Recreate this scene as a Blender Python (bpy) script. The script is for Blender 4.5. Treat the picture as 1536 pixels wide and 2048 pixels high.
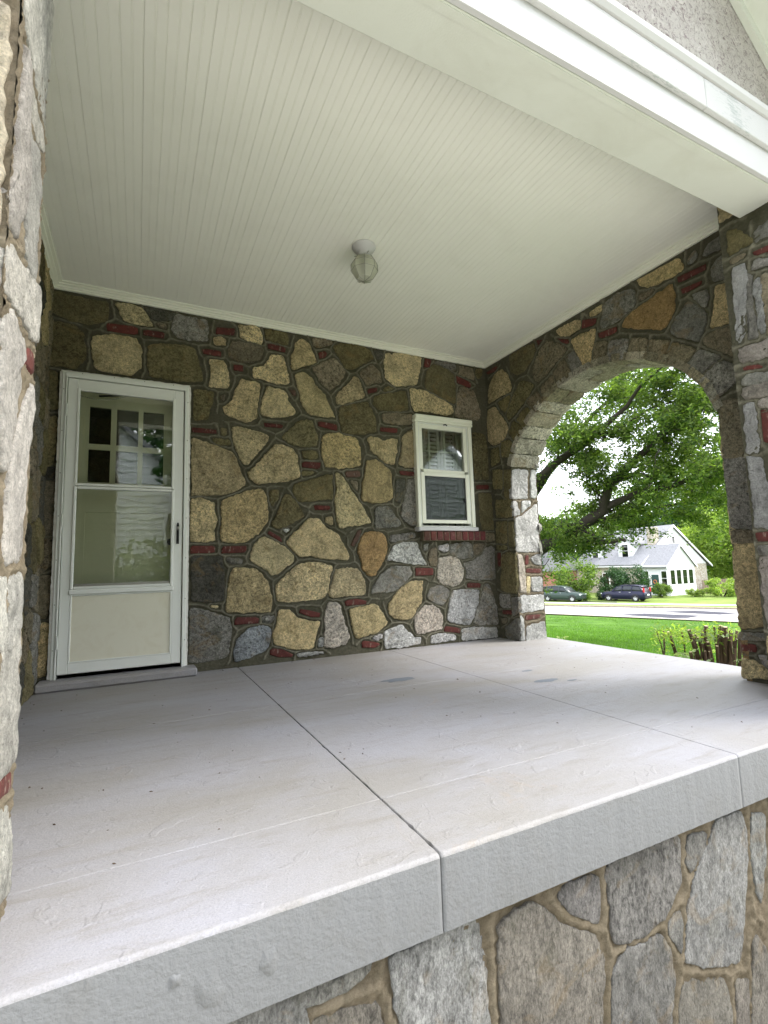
import bpy, bmesh, math, random
import numpy as np
from mathutils import Vector, Matrix, noise

for o in list(bpy.data.objects):
    bpy.data.objects.remove(o)
S = bpy.context.scene
COL = S.collection
random.seed(7)
PI = math.pi

# ------------------------------------------------------------------ camera
CAM = Vector((0.38397, -4.05453, 0.73616))
YAW, PITCH, ROLL, FPX = 0.461324, 0.110582, -0.030114, 992.77
fwd = Vector((math.sin(YAW) * math.cos(PITCH), math.cos(YAW) * math.cos(PITCH), math.sin(PITCH)))
rt = Vector((math.cos(YAW), -math.sin(YAW), 0))
up = rt.cross(fwd)
rt2 = rt * math.cos(ROLL) + up * math.sin(ROLL)
up2 = -rt * math.sin(ROLL) + up * math.cos(ROLL)
cd = bpy.data.cameras.new('camera')
cam = bpy.data.objects.new('camera', cd)
COL.objects.link(cam)
cam.matrix_world = Matrix(((rt2.x, up2.x, -fwd.x, CAM.x), (rt2.y, up2.y, -fwd.y, CAM.y), (rt2.z, up2.z, -fwd.z, CAM.z), (0, 0, 0, 1)))
cd.sensor_fit = 'HORIZONTAL'
cd.sensor_width = 36
cd.lens = 36 * FPX / 1536
cd.clip_start = 0.05
cd.clip_end = 2000
S.camera = cam

# ------------------------------------------------------------------ sky, sun, exposure
world = bpy.data.worlds.new('World')
S.world = world
world.use_nodes = True
nt = world.node_tree
nt.nodes.clear()
sky = nt.nodes.new('ShaderNodeTexSky')
sky.sky_type = 'NISHITA'
sky.sun_disc = False
SUN_EL, SUN_AZ = math.radians(48), math.radians(114)     # azimuth clockwise from +Y
sky.sun_elevation = SUN_EL
sky.sun_rotation = SUN_AZ
sky.air_density = 1.0
sky.dust_density = 2.5
tc = nt.nodes.new('ShaderNodeTexCoord')
cn = nt.nodes.new('ShaderNodeTexNoise')
cn.inputs['Scale'].default_value = 2.6
cn.inputs['Detail'].default_value = 7
mp = nt.nodes.new('ShaderNodeMapping')
mp.inputs['Scale'].default_value = (1, 1, 2.4)
cr = nt.nodes.new('ShaderNodeValToRGB')
cr.color_ramp.elements[0].position = 0.3
cr.color_ramp.elements[0].color = (0.55, 0.55, 0.55, 1)
cr.color_ramp.elements[1].position = 0.62
cr.color_ramp.elements[1].color = (0.97, 0.97, 0.97, 1)
mx = nt.nodes.new('ShaderNodeMix')
mx.data_type = 'RGBA'
mx.inputs[7].default_value = (9.6, 9.9, 10.4, 1)          # sunlit cloud layer
bg = nt.nodes.new('ShaderNodeBackground')
bg.inputs['Strength'].default_value = 0.13
wo = nt.nodes.new('ShaderNodeOutputWorld')
L = nt.links.new
L(tc.outputs['Generated'], mp.inputs['Vector'])
L(mp.outputs[0], cn.inputs['Vector'])
L(cn.outputs['Fac'], cr.inputs[0])
L(cr.outputs[0], mx.inputs[0])
L(sky.outputs[0], mx.inputs[6])
L(mx.outputs[2], bg.inputs[0])
L(bg.outputs[0], wo.inputs[0])

sd = bpy.data.lights.new('sun', 'SUN')
sd.energy = 1.3
sd.angle = math.radians(20)
sd.color = (1, 0.96, 0.9)
sun = bpy.data.objects.new('sun', sd)
COL.objects.link(sun)
sv = Vector((math.sin(SUN_AZ) * math.cos(SUN_EL), math.cos(SUN_AZ) * math.cos(SUN_EL), math.sin(SUN_EL)))
sun.rotation_euler = sv.to_track_quat('Z', 'Y').to_euler()
sun.location = (20, -20, 30)

S.view_settings.view_transform = 'Standard'
S.view_settings.look = 'None'
S.view_settings.gamma = 1
S.view_settings.exposure = 1.82
S.view_settings.use_curve_mapping = False
S.render.engine = 'CYCLES'
S.cycles.max_bounces = 10
S.cycles.diffuse_bounces = 6
S.cycles.glossy_bounces = 4
S.cycles.transmission_bounces = 8
S.cycles.transparent_max_bounces = 12
S.cycles.caustics_reflective = False
S.cycles.caustics_refractive = False

# ------------------------------------------------------------------ materials
def new_mat(name):
    m = bpy.data.materials.new(name)
    m.use_nodes = True
    n = m.node_tree
    n.nodes.clear()
    out = n.nodes.new('ShaderNodeOutputMaterial')
    b = n.nodes.new('ShaderNodeBsdfPrincipled')
    n.links.new(b.outputs[0], out.inputs[0])
    return m, n, b

def nd(n, t, **kw):
    x = n.nodes.new('ShaderNode' + t)
    for k, v in kw.items():
        if k in x.inputs:
            x.inputs[k].default_value = v
        else:
            setattr(x, k, v)
    return x

def ramp(n, fac, stops):
    r = n.nodes.new('ShaderNodeValToRGB')
    e = r.color_ramp.elements
    while len(e) > 1:
        e.remove(e[-1])
    e[0].position, e[0].color = stops[0][0], tuple(stops[0][1]) + (1,) if len(stops[0][1]) == 3 else stops[0][1]
    for p, c in stops[1:]:
        q = e.new(p)
        q.color = tuple(c) + (1,)
    n.links.new(fac, r.inputs[0])
    return r.outputs[0]

def g(v):
    return (v, v, v)

def mixc(n, a, b, fac, mode='MIX'):
    m = n.nodes.new('ShaderNodeMix')
    m.data_type = 'RGBA'
    m.blend_type = mode
    for s, v in ((0, fac), (6, a), (7, b)):
        if hasattr(v, 'is_linked') or hasattr(v, 'node'):
            n.links.new(v, m.inputs[s])
        elif s == 0:
            m.inputs[0].default_value = v
        else:
            m.inputs[s].default_value = tuple(v) + (1,)
    return m.outputs[2]

def pos(n, scale=(1, 1, 1)):
    gm = n.nodes.new('ShaderNodeNewGeometry')
    m = n.nodes.new('ShaderNodeMapping')
    m.inputs['Scale'].default_value = scale
    n.links.new(gm.outputs['Position'], m.inputs['Vector'])
    return m.outputs[0]

def noi(n, vec, scale, detail=4, rough=0.55, dist=0.0):
    x = nd(n, 'TexNoise', Scale=scale, Detail=detail, Roughness=rough, Distortion=dist)
    n.links.new(vec, x.inputs['Vector'])
    return x.outputs['Fac']

def bump(n, b, h, strength=0.5, dist=0.01, prev=None):
    x = nd(n, 'Bump', Strength=strength, Distance=dist)
    n.links.new(h, x.inputs['Height'])
    if prev:
        n.links.new(prev, x.inputs['Normal'])
    n.links.new(x.outputs[0], b.inputs['Normal'])
    return x.outputs[0]

def mixf(n, fac, lo, hi):
    m = nd(n, 'MapRange')
    m.inputs['To Min'].default_value = lo
    m.inputs['To Max'].default_value = hi
    n.links.new(fac, m.inputs['Value'])
    return m.outputs[0]

def stone_material(name, chisel=1.0, con=1.0, lichen=0.3, stretch=(1, 1, 1)):
    m, n, b = new_mat(name)
    oi = n.nodes.new('ShaderNodeObjectInfo')
    p = pos(n, stretch)
    big = noi(n, p, 7, 5, 0.6, 0.6)
    mid = noi(n, p, 50, 6, 0.72, 0.5)
    fine = noi(n, p, 170, 4, 0.7)
    c = mixc(n, oi.outputs['Color'], ramp(n, big, [(0.3, g(0.62)), (0.5, g(0.98)), (0.72, g(1.22))]), 1.0, 'MULTIPLY')
    c = mixc(n, c, ramp(n, mid, [(0.36, g(0.28)), (0.46, g(0.9)), (0.60, g(1.5))]), mixf(n, oi.outputs['Random'], 0.45 * con, 1.0 * con), 'MULTIPLY')
    c = mixc(n, c, ramp(n, fine, [(0.36, g(0.5)), (0.5, g(1.0)), (0.66, g(1.4))]), 0.85 * con, 'MULTIPLY')
    # per stone hue shift: rusty or cool patches with a shape of their own
    patch = noi(n, pos(n, (1.3, 1.1, 1.7)), 4.3, 4, 0.65, 1.2)
    c = mixc(n, c, (0.30, 0.20, 0.08), ramp(n, patch, [(0.56, g(0)), (0.66, g(0.38 * lichen / 0.3))]))
    green = noi(n, pos(n, (1, 1.4, 0.7)), 9.0, 6, 0.7, 0.8)
    c = mixc(n, c, (0.085, 0.085, 0.045), ramp(n, green, [(0.55, g(0)), (0.72, g(0.6 * lichen / 0.3))]))
    n.links.new(c, b.inputs['Base Color'])
    b.inputs['Roughness'].default_value = 0.88
    b.inputs['Specular IOR Level'].default_value = 0.25
    v = nd(n, 'TexVoronoi', Scale=34.0, feature='F1')
    n.links.new(p, v.inputs['Vector'])
    b1 = bump(n, b, v.outputs['Distance'], 0.35 * chisel, 0.012)
    b2 = bump(n, b, noi(n, p, 24, 8, 0.78, 0.8), 1.0 * chisel, 0.04, b1)
    bump(n, b, fine, 0.8 * chisel, 0.006, b2)
    return m

M = {}
M['stone'] = stone_material('fieldstone', 1.0)
M['stone_clean'] = stone_material('weathered_limestone', 0.9, 0.5, lichen=0.0)
M['stone_streak'] = stone_material('foundation_stone', 0.8, 0.9, 0.16, (1.1, 1, 0.55))

def brick_material():
    m, n, b = new_mat('brick')
    oi = n.nodes.new('ShaderNodeObjectInfo')
    p = pos(n)
    c = mixc(n, oi.outputs['Color'], ramp(n, noi(n, p, 30, 6, 0.7), [(0.3, g(0.45)), (0.5, g(0.95)), (0.75, g(1.35))]), 0.9, 'MULTIPLY')
    c = mixc(n, c, (0.36, 0.30, 0.24), ramp(n, noi(n, pos(n, (1, 1, 0.4)), 55, 4, 0.7), [(0.58, g(0)), (0.68, g(0.55))]))
    n.links.new(c, b.inputs['Base Color'])
    b.inputs['Roughness'].default_value = 0.85
    bump(n, b, noi(n, p, 120, 4, 0.7), 0.5, 0.005)
    return m
M['brick'] = brick_material()

def mortar_material(name, base, bead, moss):
    m, n, b = new_mat(name)
    p = pos(n)
    at = nd(n, 'Attribute', attribute_name='bead')
    c = mixc(n, base, bead, at.outputs['Fac'])
    c = mixc(n, c, ramp(n, noi(n, p, 45, 6, 0.75), [(0.3, g(0.55)), (0.5, g(1)), (0.7, g(1.3))]), 0.9, 'MULTIPLY')
    c = mixc(n, c, moss, ramp(n, noi(n, p, 5, 5, 0.7, 0.7), [(0.45, g(0)), (0.65, g(0.6))]))
    n.links.new(c, b.inputs['Base Color'])
    b.inputs['Roughness'].default_value = 0.95
    b.inputs['Specular IOR Level'].default_value = 0.15
    b1 = bump(n, b, noi(n, p, 60, 8, 0.8, 0.4), 0.9, 0.012)
    bump(n, b, noi(n, p, 190, 4, 0.75), 0.9, 0.008, b1)
    return m
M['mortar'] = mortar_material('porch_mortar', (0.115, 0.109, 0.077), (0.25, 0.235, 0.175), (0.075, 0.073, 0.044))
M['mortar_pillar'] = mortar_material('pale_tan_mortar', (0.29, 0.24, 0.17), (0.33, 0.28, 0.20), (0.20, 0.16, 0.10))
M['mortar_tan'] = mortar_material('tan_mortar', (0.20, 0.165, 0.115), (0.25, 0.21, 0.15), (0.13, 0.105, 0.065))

def paint(name, col, rough=0.5, dirt=0.12, dirtcol=(0.25, 0.22, 0.16), bs=0.1, scale=3.0, fine=140, spec=0.35):
    m, n, b = new_mat(name)
    p = pos(n)
    c = mixc(n, col, dirtcol, ramp(n, noi(n, p, scale, 6, 0.65, 0.5), [(0.48, g(0)), (0.8, g(dirt * 2.2))]))
    c = mixc(n, c, dirtcol, ramp(n, noi(n, p, fine, 3, 0.6), [(0.66, g(0)), (0.8, g(dirt * 1.5))]))
    n.links.new(c, b.inputs['Base Color'])
    b.inputs['Roughness'].default_value = rough
    b.inputs['Specular IOR Level'].default_value = spec
    bump(n, b, noi(n, p, fine, 4, 0.6), bs, 0.004)
    return m
M['ceiling'] = paint('ceiling_paint', (0.86, 0.87, 0.78), 0.45, 0.05, (0.45, 0.44, 0.34), 0.04)
M['soffit'] = paint('soffit_paint', (0.63, 0.65, 0.58), 0.55, 0.10, (0.36, 0.34, 0.25), 0.25)
M['trim'] = paint('trim_paint', (0.83, 0.84, 0.72), 0.45, 0.05, (0.45, 0.44, 0.34), 0.08)
M['door'] = paint('storm_door_enamel', (0.77, 0.79, 0.74), 0.35, 0.06, (0.42, 0.40, 0.30), 0.02)
M['door_panel'] = paint('yellowed_door_panel', (0.72, 0.70, 0.57), 0.5, 0.14, (0.50, 0.43, 0.26), 0.05, 9)
M['inner_door'] = paint('cream_inner_door', (0.80, 0.78, 0.58), 0.5, 0.04, (0.4, 0.37, 0.25), 0.02)
M['chalk'] = paint('chalky_caulk', (0.72, 0.71, 0.66), 0.9, 0.3, (0.4, 0.36, 0.3), 1.0, 20)
M['dark'] = paint('dark_interior', (0.05, 0.05, 0.045), 0.8, 0.05)
M['room'] = paint('room_paint', (0.22, 0.22, 0.19), 0.8, 0.05)
M['black'] = paint('black_metal', (0.015, 0.015, 0.015), 0.35, 0.02, (0.05, 0.05, 0.05), 0.02)
M['steel'] = paint('dull_steel', (0.35, 0.34, 0.30), 0.4, 0.1)
M['steel'].node_tree.nodes['Principled BSDF'].inputs['Metallic'].default_value = 0.8
M['curtain'] = paint('white_shutter_paint', (0.7, 0.7, 0.66), 0.6, 0.03)

def crackle_material():
    m, n, b = new_mat('crackled_white_paint')
    p = pos(n, (1.6, 8, 8))
    f = noi(n, p, 14, 8, 0.75, 0.6)
    broad = noi(n, pos(n), 2.2, 4)
    add = nd(n, 'Math', operation='ADD')
    n.links.new(f, add.inputs[0])
    n.links.new(broad, add.inputs[1])
    half = nd(n, 'Math', operation='MULTIPLY')
    half.inputs[1].default_value = 0.5
    n.links.new(add.outputs[0], half.inputs[0])
    k = ramp(n, half.outputs[0], [(0.545, g(0)), (0.60, g(0.7))])
    c = mixc(n, (0.52, 0.52, 0.51), (0.28, 0.32, 0.30), k)
    n.links.new(c, b.inputs['Base Color'])
    b.inputs['Roughness'].default_value = 0.6
    bump(n, b, half.outputs[0], 0.4, 0.01)
    return m
M['crackle'] = crackle_material()
M['fascia'] = paint('fascia_white', (0.54, 0.54, 0.535), 0.5, 0.05, (0.5, 0.48, 0.42), 0.08)

def slab_material():
    m, n, b = new_mat('porch_floor_paint')
    p = pos(n)
    base = (0.315, 0.313, 0.340)
    c = mixc(n, base, (0.272, 0.260, 0.244), ramp(n, noi(n, pos(n, (0.7, 1.6, 1)), 1.1, 6, 0.6, 0.5), [(0.38, g(0)), (0.62, g(0.9))]))
    c = mixc(n, c, (0.228, 0.213, 0.19), ramp(n, noi(n, pos(n, (0.6, 3.0, 1)), 5.5, 8, 0.7, 0.4), [(0.52, g(0)), (0.70, g(0.6))]))
    c = mixc(n, c, (0.24, 0.225, 0.20), ramp(n, noi(n, pos(n, (1, 2.6, 1)), 42, 5, 0.7), [(0.62, g(0)), (0.72, g(0.6))]))
    # rust brown stains
    c = mixc(n, c, (0.33, 0.26, 0.19), ramp(n, noi(n, p, 2.3, 5, 0.7, 1.0), [(0.64, g(0)), (0.78, g(0.5))]))
    c = mixc(n, c, ramp(n, noi(n, p, 210, 3, 0.7), [(0.3, g(0.82)), (0.5, g(1)), (0.7, g(1.1))]), 0.8, 'MULTIPLY')
    n.links.new(c, b.inputs['Base Color'])
    b.inputs['Roughness'].default_value = 0.55
    b.inputs['Specular IOR Level'].default_value = 0.3
    b1 = bump(n, b, noi(n, p, 26, 8, 0.7, 0.3), 0.28, 0.014)
    b2 = bump(n, b, noi(n, p, 150, 4, 0.7), 0.30, 0.006, b1)
    bump(n, b, ramp(n, noi(n, p, 9, 3, 0.6, 0.8), [(0.60, g(0)), (0.63, g(1))]), 0.25, 0.006, b2)
    return m
M['slab'] = slab_material()

def stucco_material():
    m, n, b = new_mat('rough_stucco')
    p = pos(n)
    f = noi(n, p, 34, 6, 0.78, 1.5)
    c = mixc(n, (0.80, 0.75, 0.70), (0.33, 0.25, 0.25), ramp(n, f, [(0.38, g(1)), (0.49, g(0))]))
    c = mixc(n, c, (0.30, 0.27, 0.19), ramp(n, noi(n, p, 2.0, 5, 0.6), [(0.5, g(0)), (0.75, g(0.4))]))
    n.links.new(c, b.inputs['Base Color'])
    b.inputs['Roughness'].default_value = 0.95
    bump(n, b, f, 1.0, 0.03)
    return m
M['stucco'] = stucco_material()

def glass_material(name, tint=(0.9, 0.95, 0.9), refl=0.12):
    m = bpy.data.materials.new(name)
    m.use_nodes = True
    n = m.node_tree
    n.nodes.clear()
    out = n.nodes.new('ShaderNodeOutputMaterial')
    tr = n.nodes.new('ShaderNodeBsdfTransparent')
    tr.inputs[0].default_value = tuple(tint) + (1,)
    gl = n.nodes.new('ShaderNodeBsdfGlossy')
    gl.inputs['Roughness'].default_value = 0.01
    fr = n.nodes.new('ShaderNodeFresnel')
    fr.inputs[0].default_value = 1.5
    ad = nd(n, 'Math', operation='ADD')
    ad.inputs[1].default_value = refl
    mxs = n.nodes.new('ShaderNodeMixShader')
    n.links.new(fr.outputs[0], ad.inputs[0])
    n.links.new(ad.outputs[0], mxs.inputs[0])
    n.links.new(tr.outputs[0], mxs.inputs[1])
    n.links.new(gl.outputs[0], mxs.inputs[2])
    n.links.new(mxs.outputs[0], out.inputs[0])
    # old glass is slightly wavy
    bp = nd(n, 'Bump', Strength=0.06, Distance=0.02)
    n.links.new(noi(n, pos(n), 3.0, 2), bp.inputs['Height'])
    n.links.new(bp.outputs[0], gl.inputs['Normal'])
    return m
M['glass'] = glass_material('window_glass', (0.95, 0.97, 0.93), 0.035)
M['window_glass'] = glass_material('reflective_window_glass', (0.93, 0.95, 0.92), 0.14)
M['pane_glass'] = glass_material('inner_pane_glass', (0.45, 0.5, 0.45), 0.05)
M['screen'] = glass_material('insect_screen', (0.5, 0.52, 0.5), 0.0)
M['far_glass'] = glass_material('far_window_glass', (0.1, 0.11, 0.11), 0.08)

def lamp_glass():
    m, n, b = new_mat('frosted_ribbed_glass')
    b.inputs['Base Color'].default_value = (0.75, 0.77, 0.62, 1)
    b.inputs['Transmission Weight'].default_value = 0.55
    b.inputs['Roughness'].default_value = 0.28
    b.inputs['IOR'].default_value = 1.3
    return m
M['lamp_glass'] = lamp_glass()

def leaf_material(name, c1, c2, trans=0.45):
    m = bpy.data.materials.new(name)
    m.use_nodes = True
    n = m.node_tree
    n.nodes.clear()
    out = n.nodes.new('ShaderNodeOutputMaterial')
    p = pos(n)
    at = nd(n, 'Attribute', attribute_name='tone')
    c = mixc(n, c1, c2, at.outputs['Fac'])
    c = mixc(n, c, ramp(n, noi(n, p, 0.9, 3), [(0.3, g(0.7)), (0.7, g(1.25))]), 0.8, 'MULTIPLY')
    d = n.nodes.new('ShaderNodeBsdfPrincipled')
    d.inputs['Roughness'].default_value = 0.5
    d.inputs['Specular IOR Level'].default_value = 0.3
    t = n.nodes.new('ShaderNodeBsdfTranslucent')
    mxs = n.nodes.new('ShaderNodeMixShader')
    mxs.inputs[0].default_value = trans
    n.links.new(c, d.inputs['Base Color'])
    n.links.new(mixc(n, c, (1.3, 1.5, 0.6), 1.0, 'MULTIPLY'), t.inputs[0])
    n.links.new(d.outputs[0], mxs.inputs[1])
    n.links.new(t.outputs[0], mxs.inputs[2])
    n.links.new(mxs.outputs[0], out.inputs[0])
    return m
M['leaf'] = leaf_material('tree_leaf', (0.035, 0.085, 0.016), (0.225, 0.295, 0.07), 0.55)
M['leaf_dark'] = leaf_material('dark_leaf', (0.015, 0.045, 0.018), (0.05, 0.11, 0.035), 0.35)
M['leaf_light'] = leaf_material('light_leaf', (0.12, 0.20, 0.035), (0.38, 0.46, 0.11), 0.5)
M['leaf_pale'] = leaf_material('pale_leaf', (0.20, 0.27, 0.14), (0.45, 0.50, 0.30), 0.4)
M['grassblade'] = leaf_material('grass_blade', (0.045, 0.115, 0.012), (0.125, 0.235, 0.035), 0.45)

def bark(name, c1, c2):
    m, n, b = new_mat(name)
    f = noi(n, pos(n, (1, 1, 0.25)), 22, 6, 0.7, 0.5)
    n.links.new(mixc(n, c1, c2, f), b.inputs['Base Color'])
    b.inputs['Roughness'].default_value = 0.95
    bump(n, b, f, 0.8, 0.03)
    return m
M['bark'] = bark('bark', (0.016, 0.013, 0.010), (0.055, 0.045, 0.032))
M['stem'] = bark('cut_stem_bark', (0.035, 0.02, 0.013), (0.16, 0.10, 0.065))
M['cutwood'] = paint('fresh_cut_wood', (0.50, 0.40, 0.27), 0.9, 0.2)

def ground_material(name, c1, c2, scale=3, bs=0.6):
    m, n, b = new_mat(name)
    p = pos(n)
    c = mixc(n, c1, c2, ramp(n, noi(n, p, scale, 8, 0.7, 0.3), [(0.35, g(0)), (0.65, g(1))]))
    c = mixc(n, c, ramp(n, noi(n, pos(n, (1, 1, 1)), 30, 5, 0.75), [(0.3, g(0.6)), (0.7, g(1.35))]), 0.8, 'MULTIPLY')
    n.links.new(c, b.inputs['Base Color'])
    b.inputs['Roughness'].default_value = 0.95
    b.inputs['Specular IOR Level'].default_value = 0.1
    bump(n, b, noi(n, p, 25, 6, 0.8), bs, 0.04)
    return m
M['lawn'] = ground_material('lawn_turf', (0.04, 0.095, 0.012), (0.09, 0.18, 0.025), 0.7)
M['verge'] = ground_material('verge_turf', (0.11, 0.17, 0.035), (0.20, 0.25, 0.07), 0.5)
M['road'] = ground_material('worn_road', (0.30, 0.29, 0.29), (0.40, 0.385, 0.38), 1.2, 0.2)
M['patch'] = ground_material('asphalt_patch', (0.045, 0.045, 0.055), (0.075, 0.075, 0.09), 4, 0.2)
M['kerb'] = ground_material('kerb_concrete', (0.24, 0.20, 0.15), (0.36, 0.31, 0.25), 4, 0.2)
M['concrete'] = ground_material('walk_concrete', (0.50, 0.48, 0.43), (0.6, 0.57, 0.51), 4, 0.2)

def siding(name, col):
    m, n, b = new_mat(name)
    b.inputs['Base Color'].default_value = tuple(col) + (1,)
    b.inputs['Roughness'].default_value = 0.5
    n.links.new(mixc(n, col, tuple(v * 0.8 for v in col), noi(n, pos(n), 3, 5)), b.inputs['Base Color'])
    return m
M['siding'] = siding('white_siding', (0.70, 0.71, 0.72))
M['white'] = siding('white_trim', (0.82, 0.82, 0.82))

def shingle_material():
    m, n, b = new_mat('grey_shingle')
    f = noi(n, pos(n, (1, 1, 2)), 5, 6, 0.8)
    c = ramp(n, f, [(0.3, (0.14, 0.14, 0.15)), (0.6, (0.25, 0.25, 0.265)), (0.75, (0.32, 0.32, 0.335))])
    n.links.new(c, b.inputs['Base Color'])
    b.inputs['Roughness'].default_value = 0.9
    return m
M['shingle'] = shingle_material()

def veneer_material():
    m, n, b = new_mat('far_stone_veneer')
    v = nd(n, 'TexVoronoi', Scale=4.5, feature='F1')
    n.links.new(pos(n, (1, 1, 1.8)), v.inputs['Vector'])
    e = nd(n, 'TexVoronoi', Scale=4.5, feature='DISTANCE_TO_EDGE')
    n.links.new(pos(n, (1, 1, 1.8)), e.inputs['Vector'])
    bw = nd(n, 'RGBToBW')
    n.links.new(v.outputs['Color'], bw.inputs[0])
    c = ramp(n, bw.outputs[0], [(0.2, (0.30, 0.26, 0.20)), (0.5, (0.44, 0.39, 0.31)), (0.8, (0.52, 0.49, 0.44))])
    c = mixc(n, (0.25, 0.22, 0.18), c, ramp(n, e.outputs['Distance'], [(0.02, g(0)), (0.07, g(1))]))
    n.links.new(c, b.inputs['Base Color'])
    b.inputs['Roughness'].default_value = 0.9
    bump(n, b, e.outputs['Distance'], 0.6, 0.05)
    return m
M['veneer'] = veneer_material()

def carpaint(name, col):
    m, n, b = new_mat(name)
    b.inputs['Base Color'].default_value = tuple(col) + (1,)
    b.inputs['Metallic'].default_value = 0.3
    b.inputs['Roughness'].default_value = 0.35
    b.inputs['Specular IOR Level'].default_value = 0.35
    b.inputs['Coat Weight'].default_value = 0.25
    return m
M['navy'] = carpaint('navy_car_paint', (0.004, 0.005, 0.03))
M['greencar'] = carpaint('dark_green_car_paint', (0.03, 0.05, 0.045))
M['carglass'] = carpaint('car_window_glass', (0.02, 0.025, 0.03))
M['rubber'] = paint('tyre_rubber', (0.02, 0.02, 0.02), 0.8, 0.05)
M['rim'] = paint('wheel_rim', (0.5, 0.5, 0.52), 0.35, 0.05)
M['red'] = carpaint('tail_lamp_red', (0.5, 0.01, 0.02))
M['lampwhite'] = carpaint('head_lamp', (0.6, 0.62, 0.65))
M['greendoor'] = paint('dark_green_door', (0.02, 0.06, 0.055), 0.5, 0.05)
M['oldwood'] = paint('weathered_deck_wood', (0.16, 0.12, 0.09), 0.9, 0.2)
M['orange'] = paint('dried_wreath', (0.5, 0.18, 0.08), 0.9, 0.2)
M['redbrickfar'] = paint('far_red_brick', (0.32, 0.14, 0.11), 0.9, 0.2)
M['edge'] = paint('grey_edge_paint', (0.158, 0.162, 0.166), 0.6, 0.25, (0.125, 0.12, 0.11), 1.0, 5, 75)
M['peel'] = paint('old_blue_grey_paint', (0.16, 0.18, 0.21), 0.7, 0.1)
M['peel2'] = paint('old_tan_grey_paint', (0.30, 0.28, 0.28), 0.7, 0.1)
M['wire'] = paint('cable', (0.3, 0.3, 0.3), 0.7, 0.0)

# ------------------------------------------------------------------ object helpers
def link(name, mesh, mat=None, parent=None, color=None):
    if mat is not None and not mesh.materials:
        mesh.materials.append(mat)
    o = bpy.data.objects.new(name, mesh)
    COL.objects.link(o)
    if parent is not None:
        o.parent = parent
        o.matrix_parent_inverse = parent.matrix_basis.inverted()
    if color is not None:
        o.color = tuple(color) + (1,)
    return o

def child_local(name, mesh, mat, parent):
    """a part whose mesh is given in the parent's own frame"""
    if mat is not None and not mesh.materials:
        mesh.materials.append(mat)
    o = bpy.data.objects.new(name, mesh)
    COL.objects.link(o)
    o.parent = parent
    return o

def pymesh(name, v, f, smooth=False):
    m = bpy.data.meshes.new(name)
    m.from_pydata([tuple(map(float, p)) for p in v], [], [tuple(int(i) for i in q) for q in f])
    if smooth:
        m.polygons.foreach_set('use_smooth', [True] * len(m.polygons))
    m.update()
    return m

def arrmesh(name, v, f, smooth=False):
    """numpy vertices (n,3) and faces (m,k) of one size"""
    m = bpy.data.meshes.new(name)
    k = f.shape[1]
    m.vertices.add(len(v))
    m.vertices.foreach_set('co', np.asarray(v, np.float32).ravel())
    m.loops.add(f.size)
    m.loops.foreach_set('vertex_index', f.astype(np.int32).ravel())
    m.polygons.add(len(f))
    m.polygons.foreach_set('loop_start', np.arange(0, f.size, k, dtype=np.int32))
    m.polygons.foreach_set('loop_total', np.full(len(f), k, np.int32))
    if smooth:
        m.polygons.foreach_set('use_smooth', np.ones(len(f), bool))
    m.update(calc_edges=True)
    return m

def tag(o, label=None, cat=None, group=None, kind=None):
    if label: o['label'] = label
    if cat: o['category'] = cat
    if group: o['group'] = group
    if kind: o['kind'] = kind
    return o

def thing(name, loc, label, cat, group=None, rz=0):
    o = bpy.data.objects.new(name, None)
    o.empty_display_size = 0.2
    COL.objects.link(o)
    o.location = loc
    o.rotation_euler = (0, 0, rz)
    return tag(o, label, cat, group)

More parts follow.
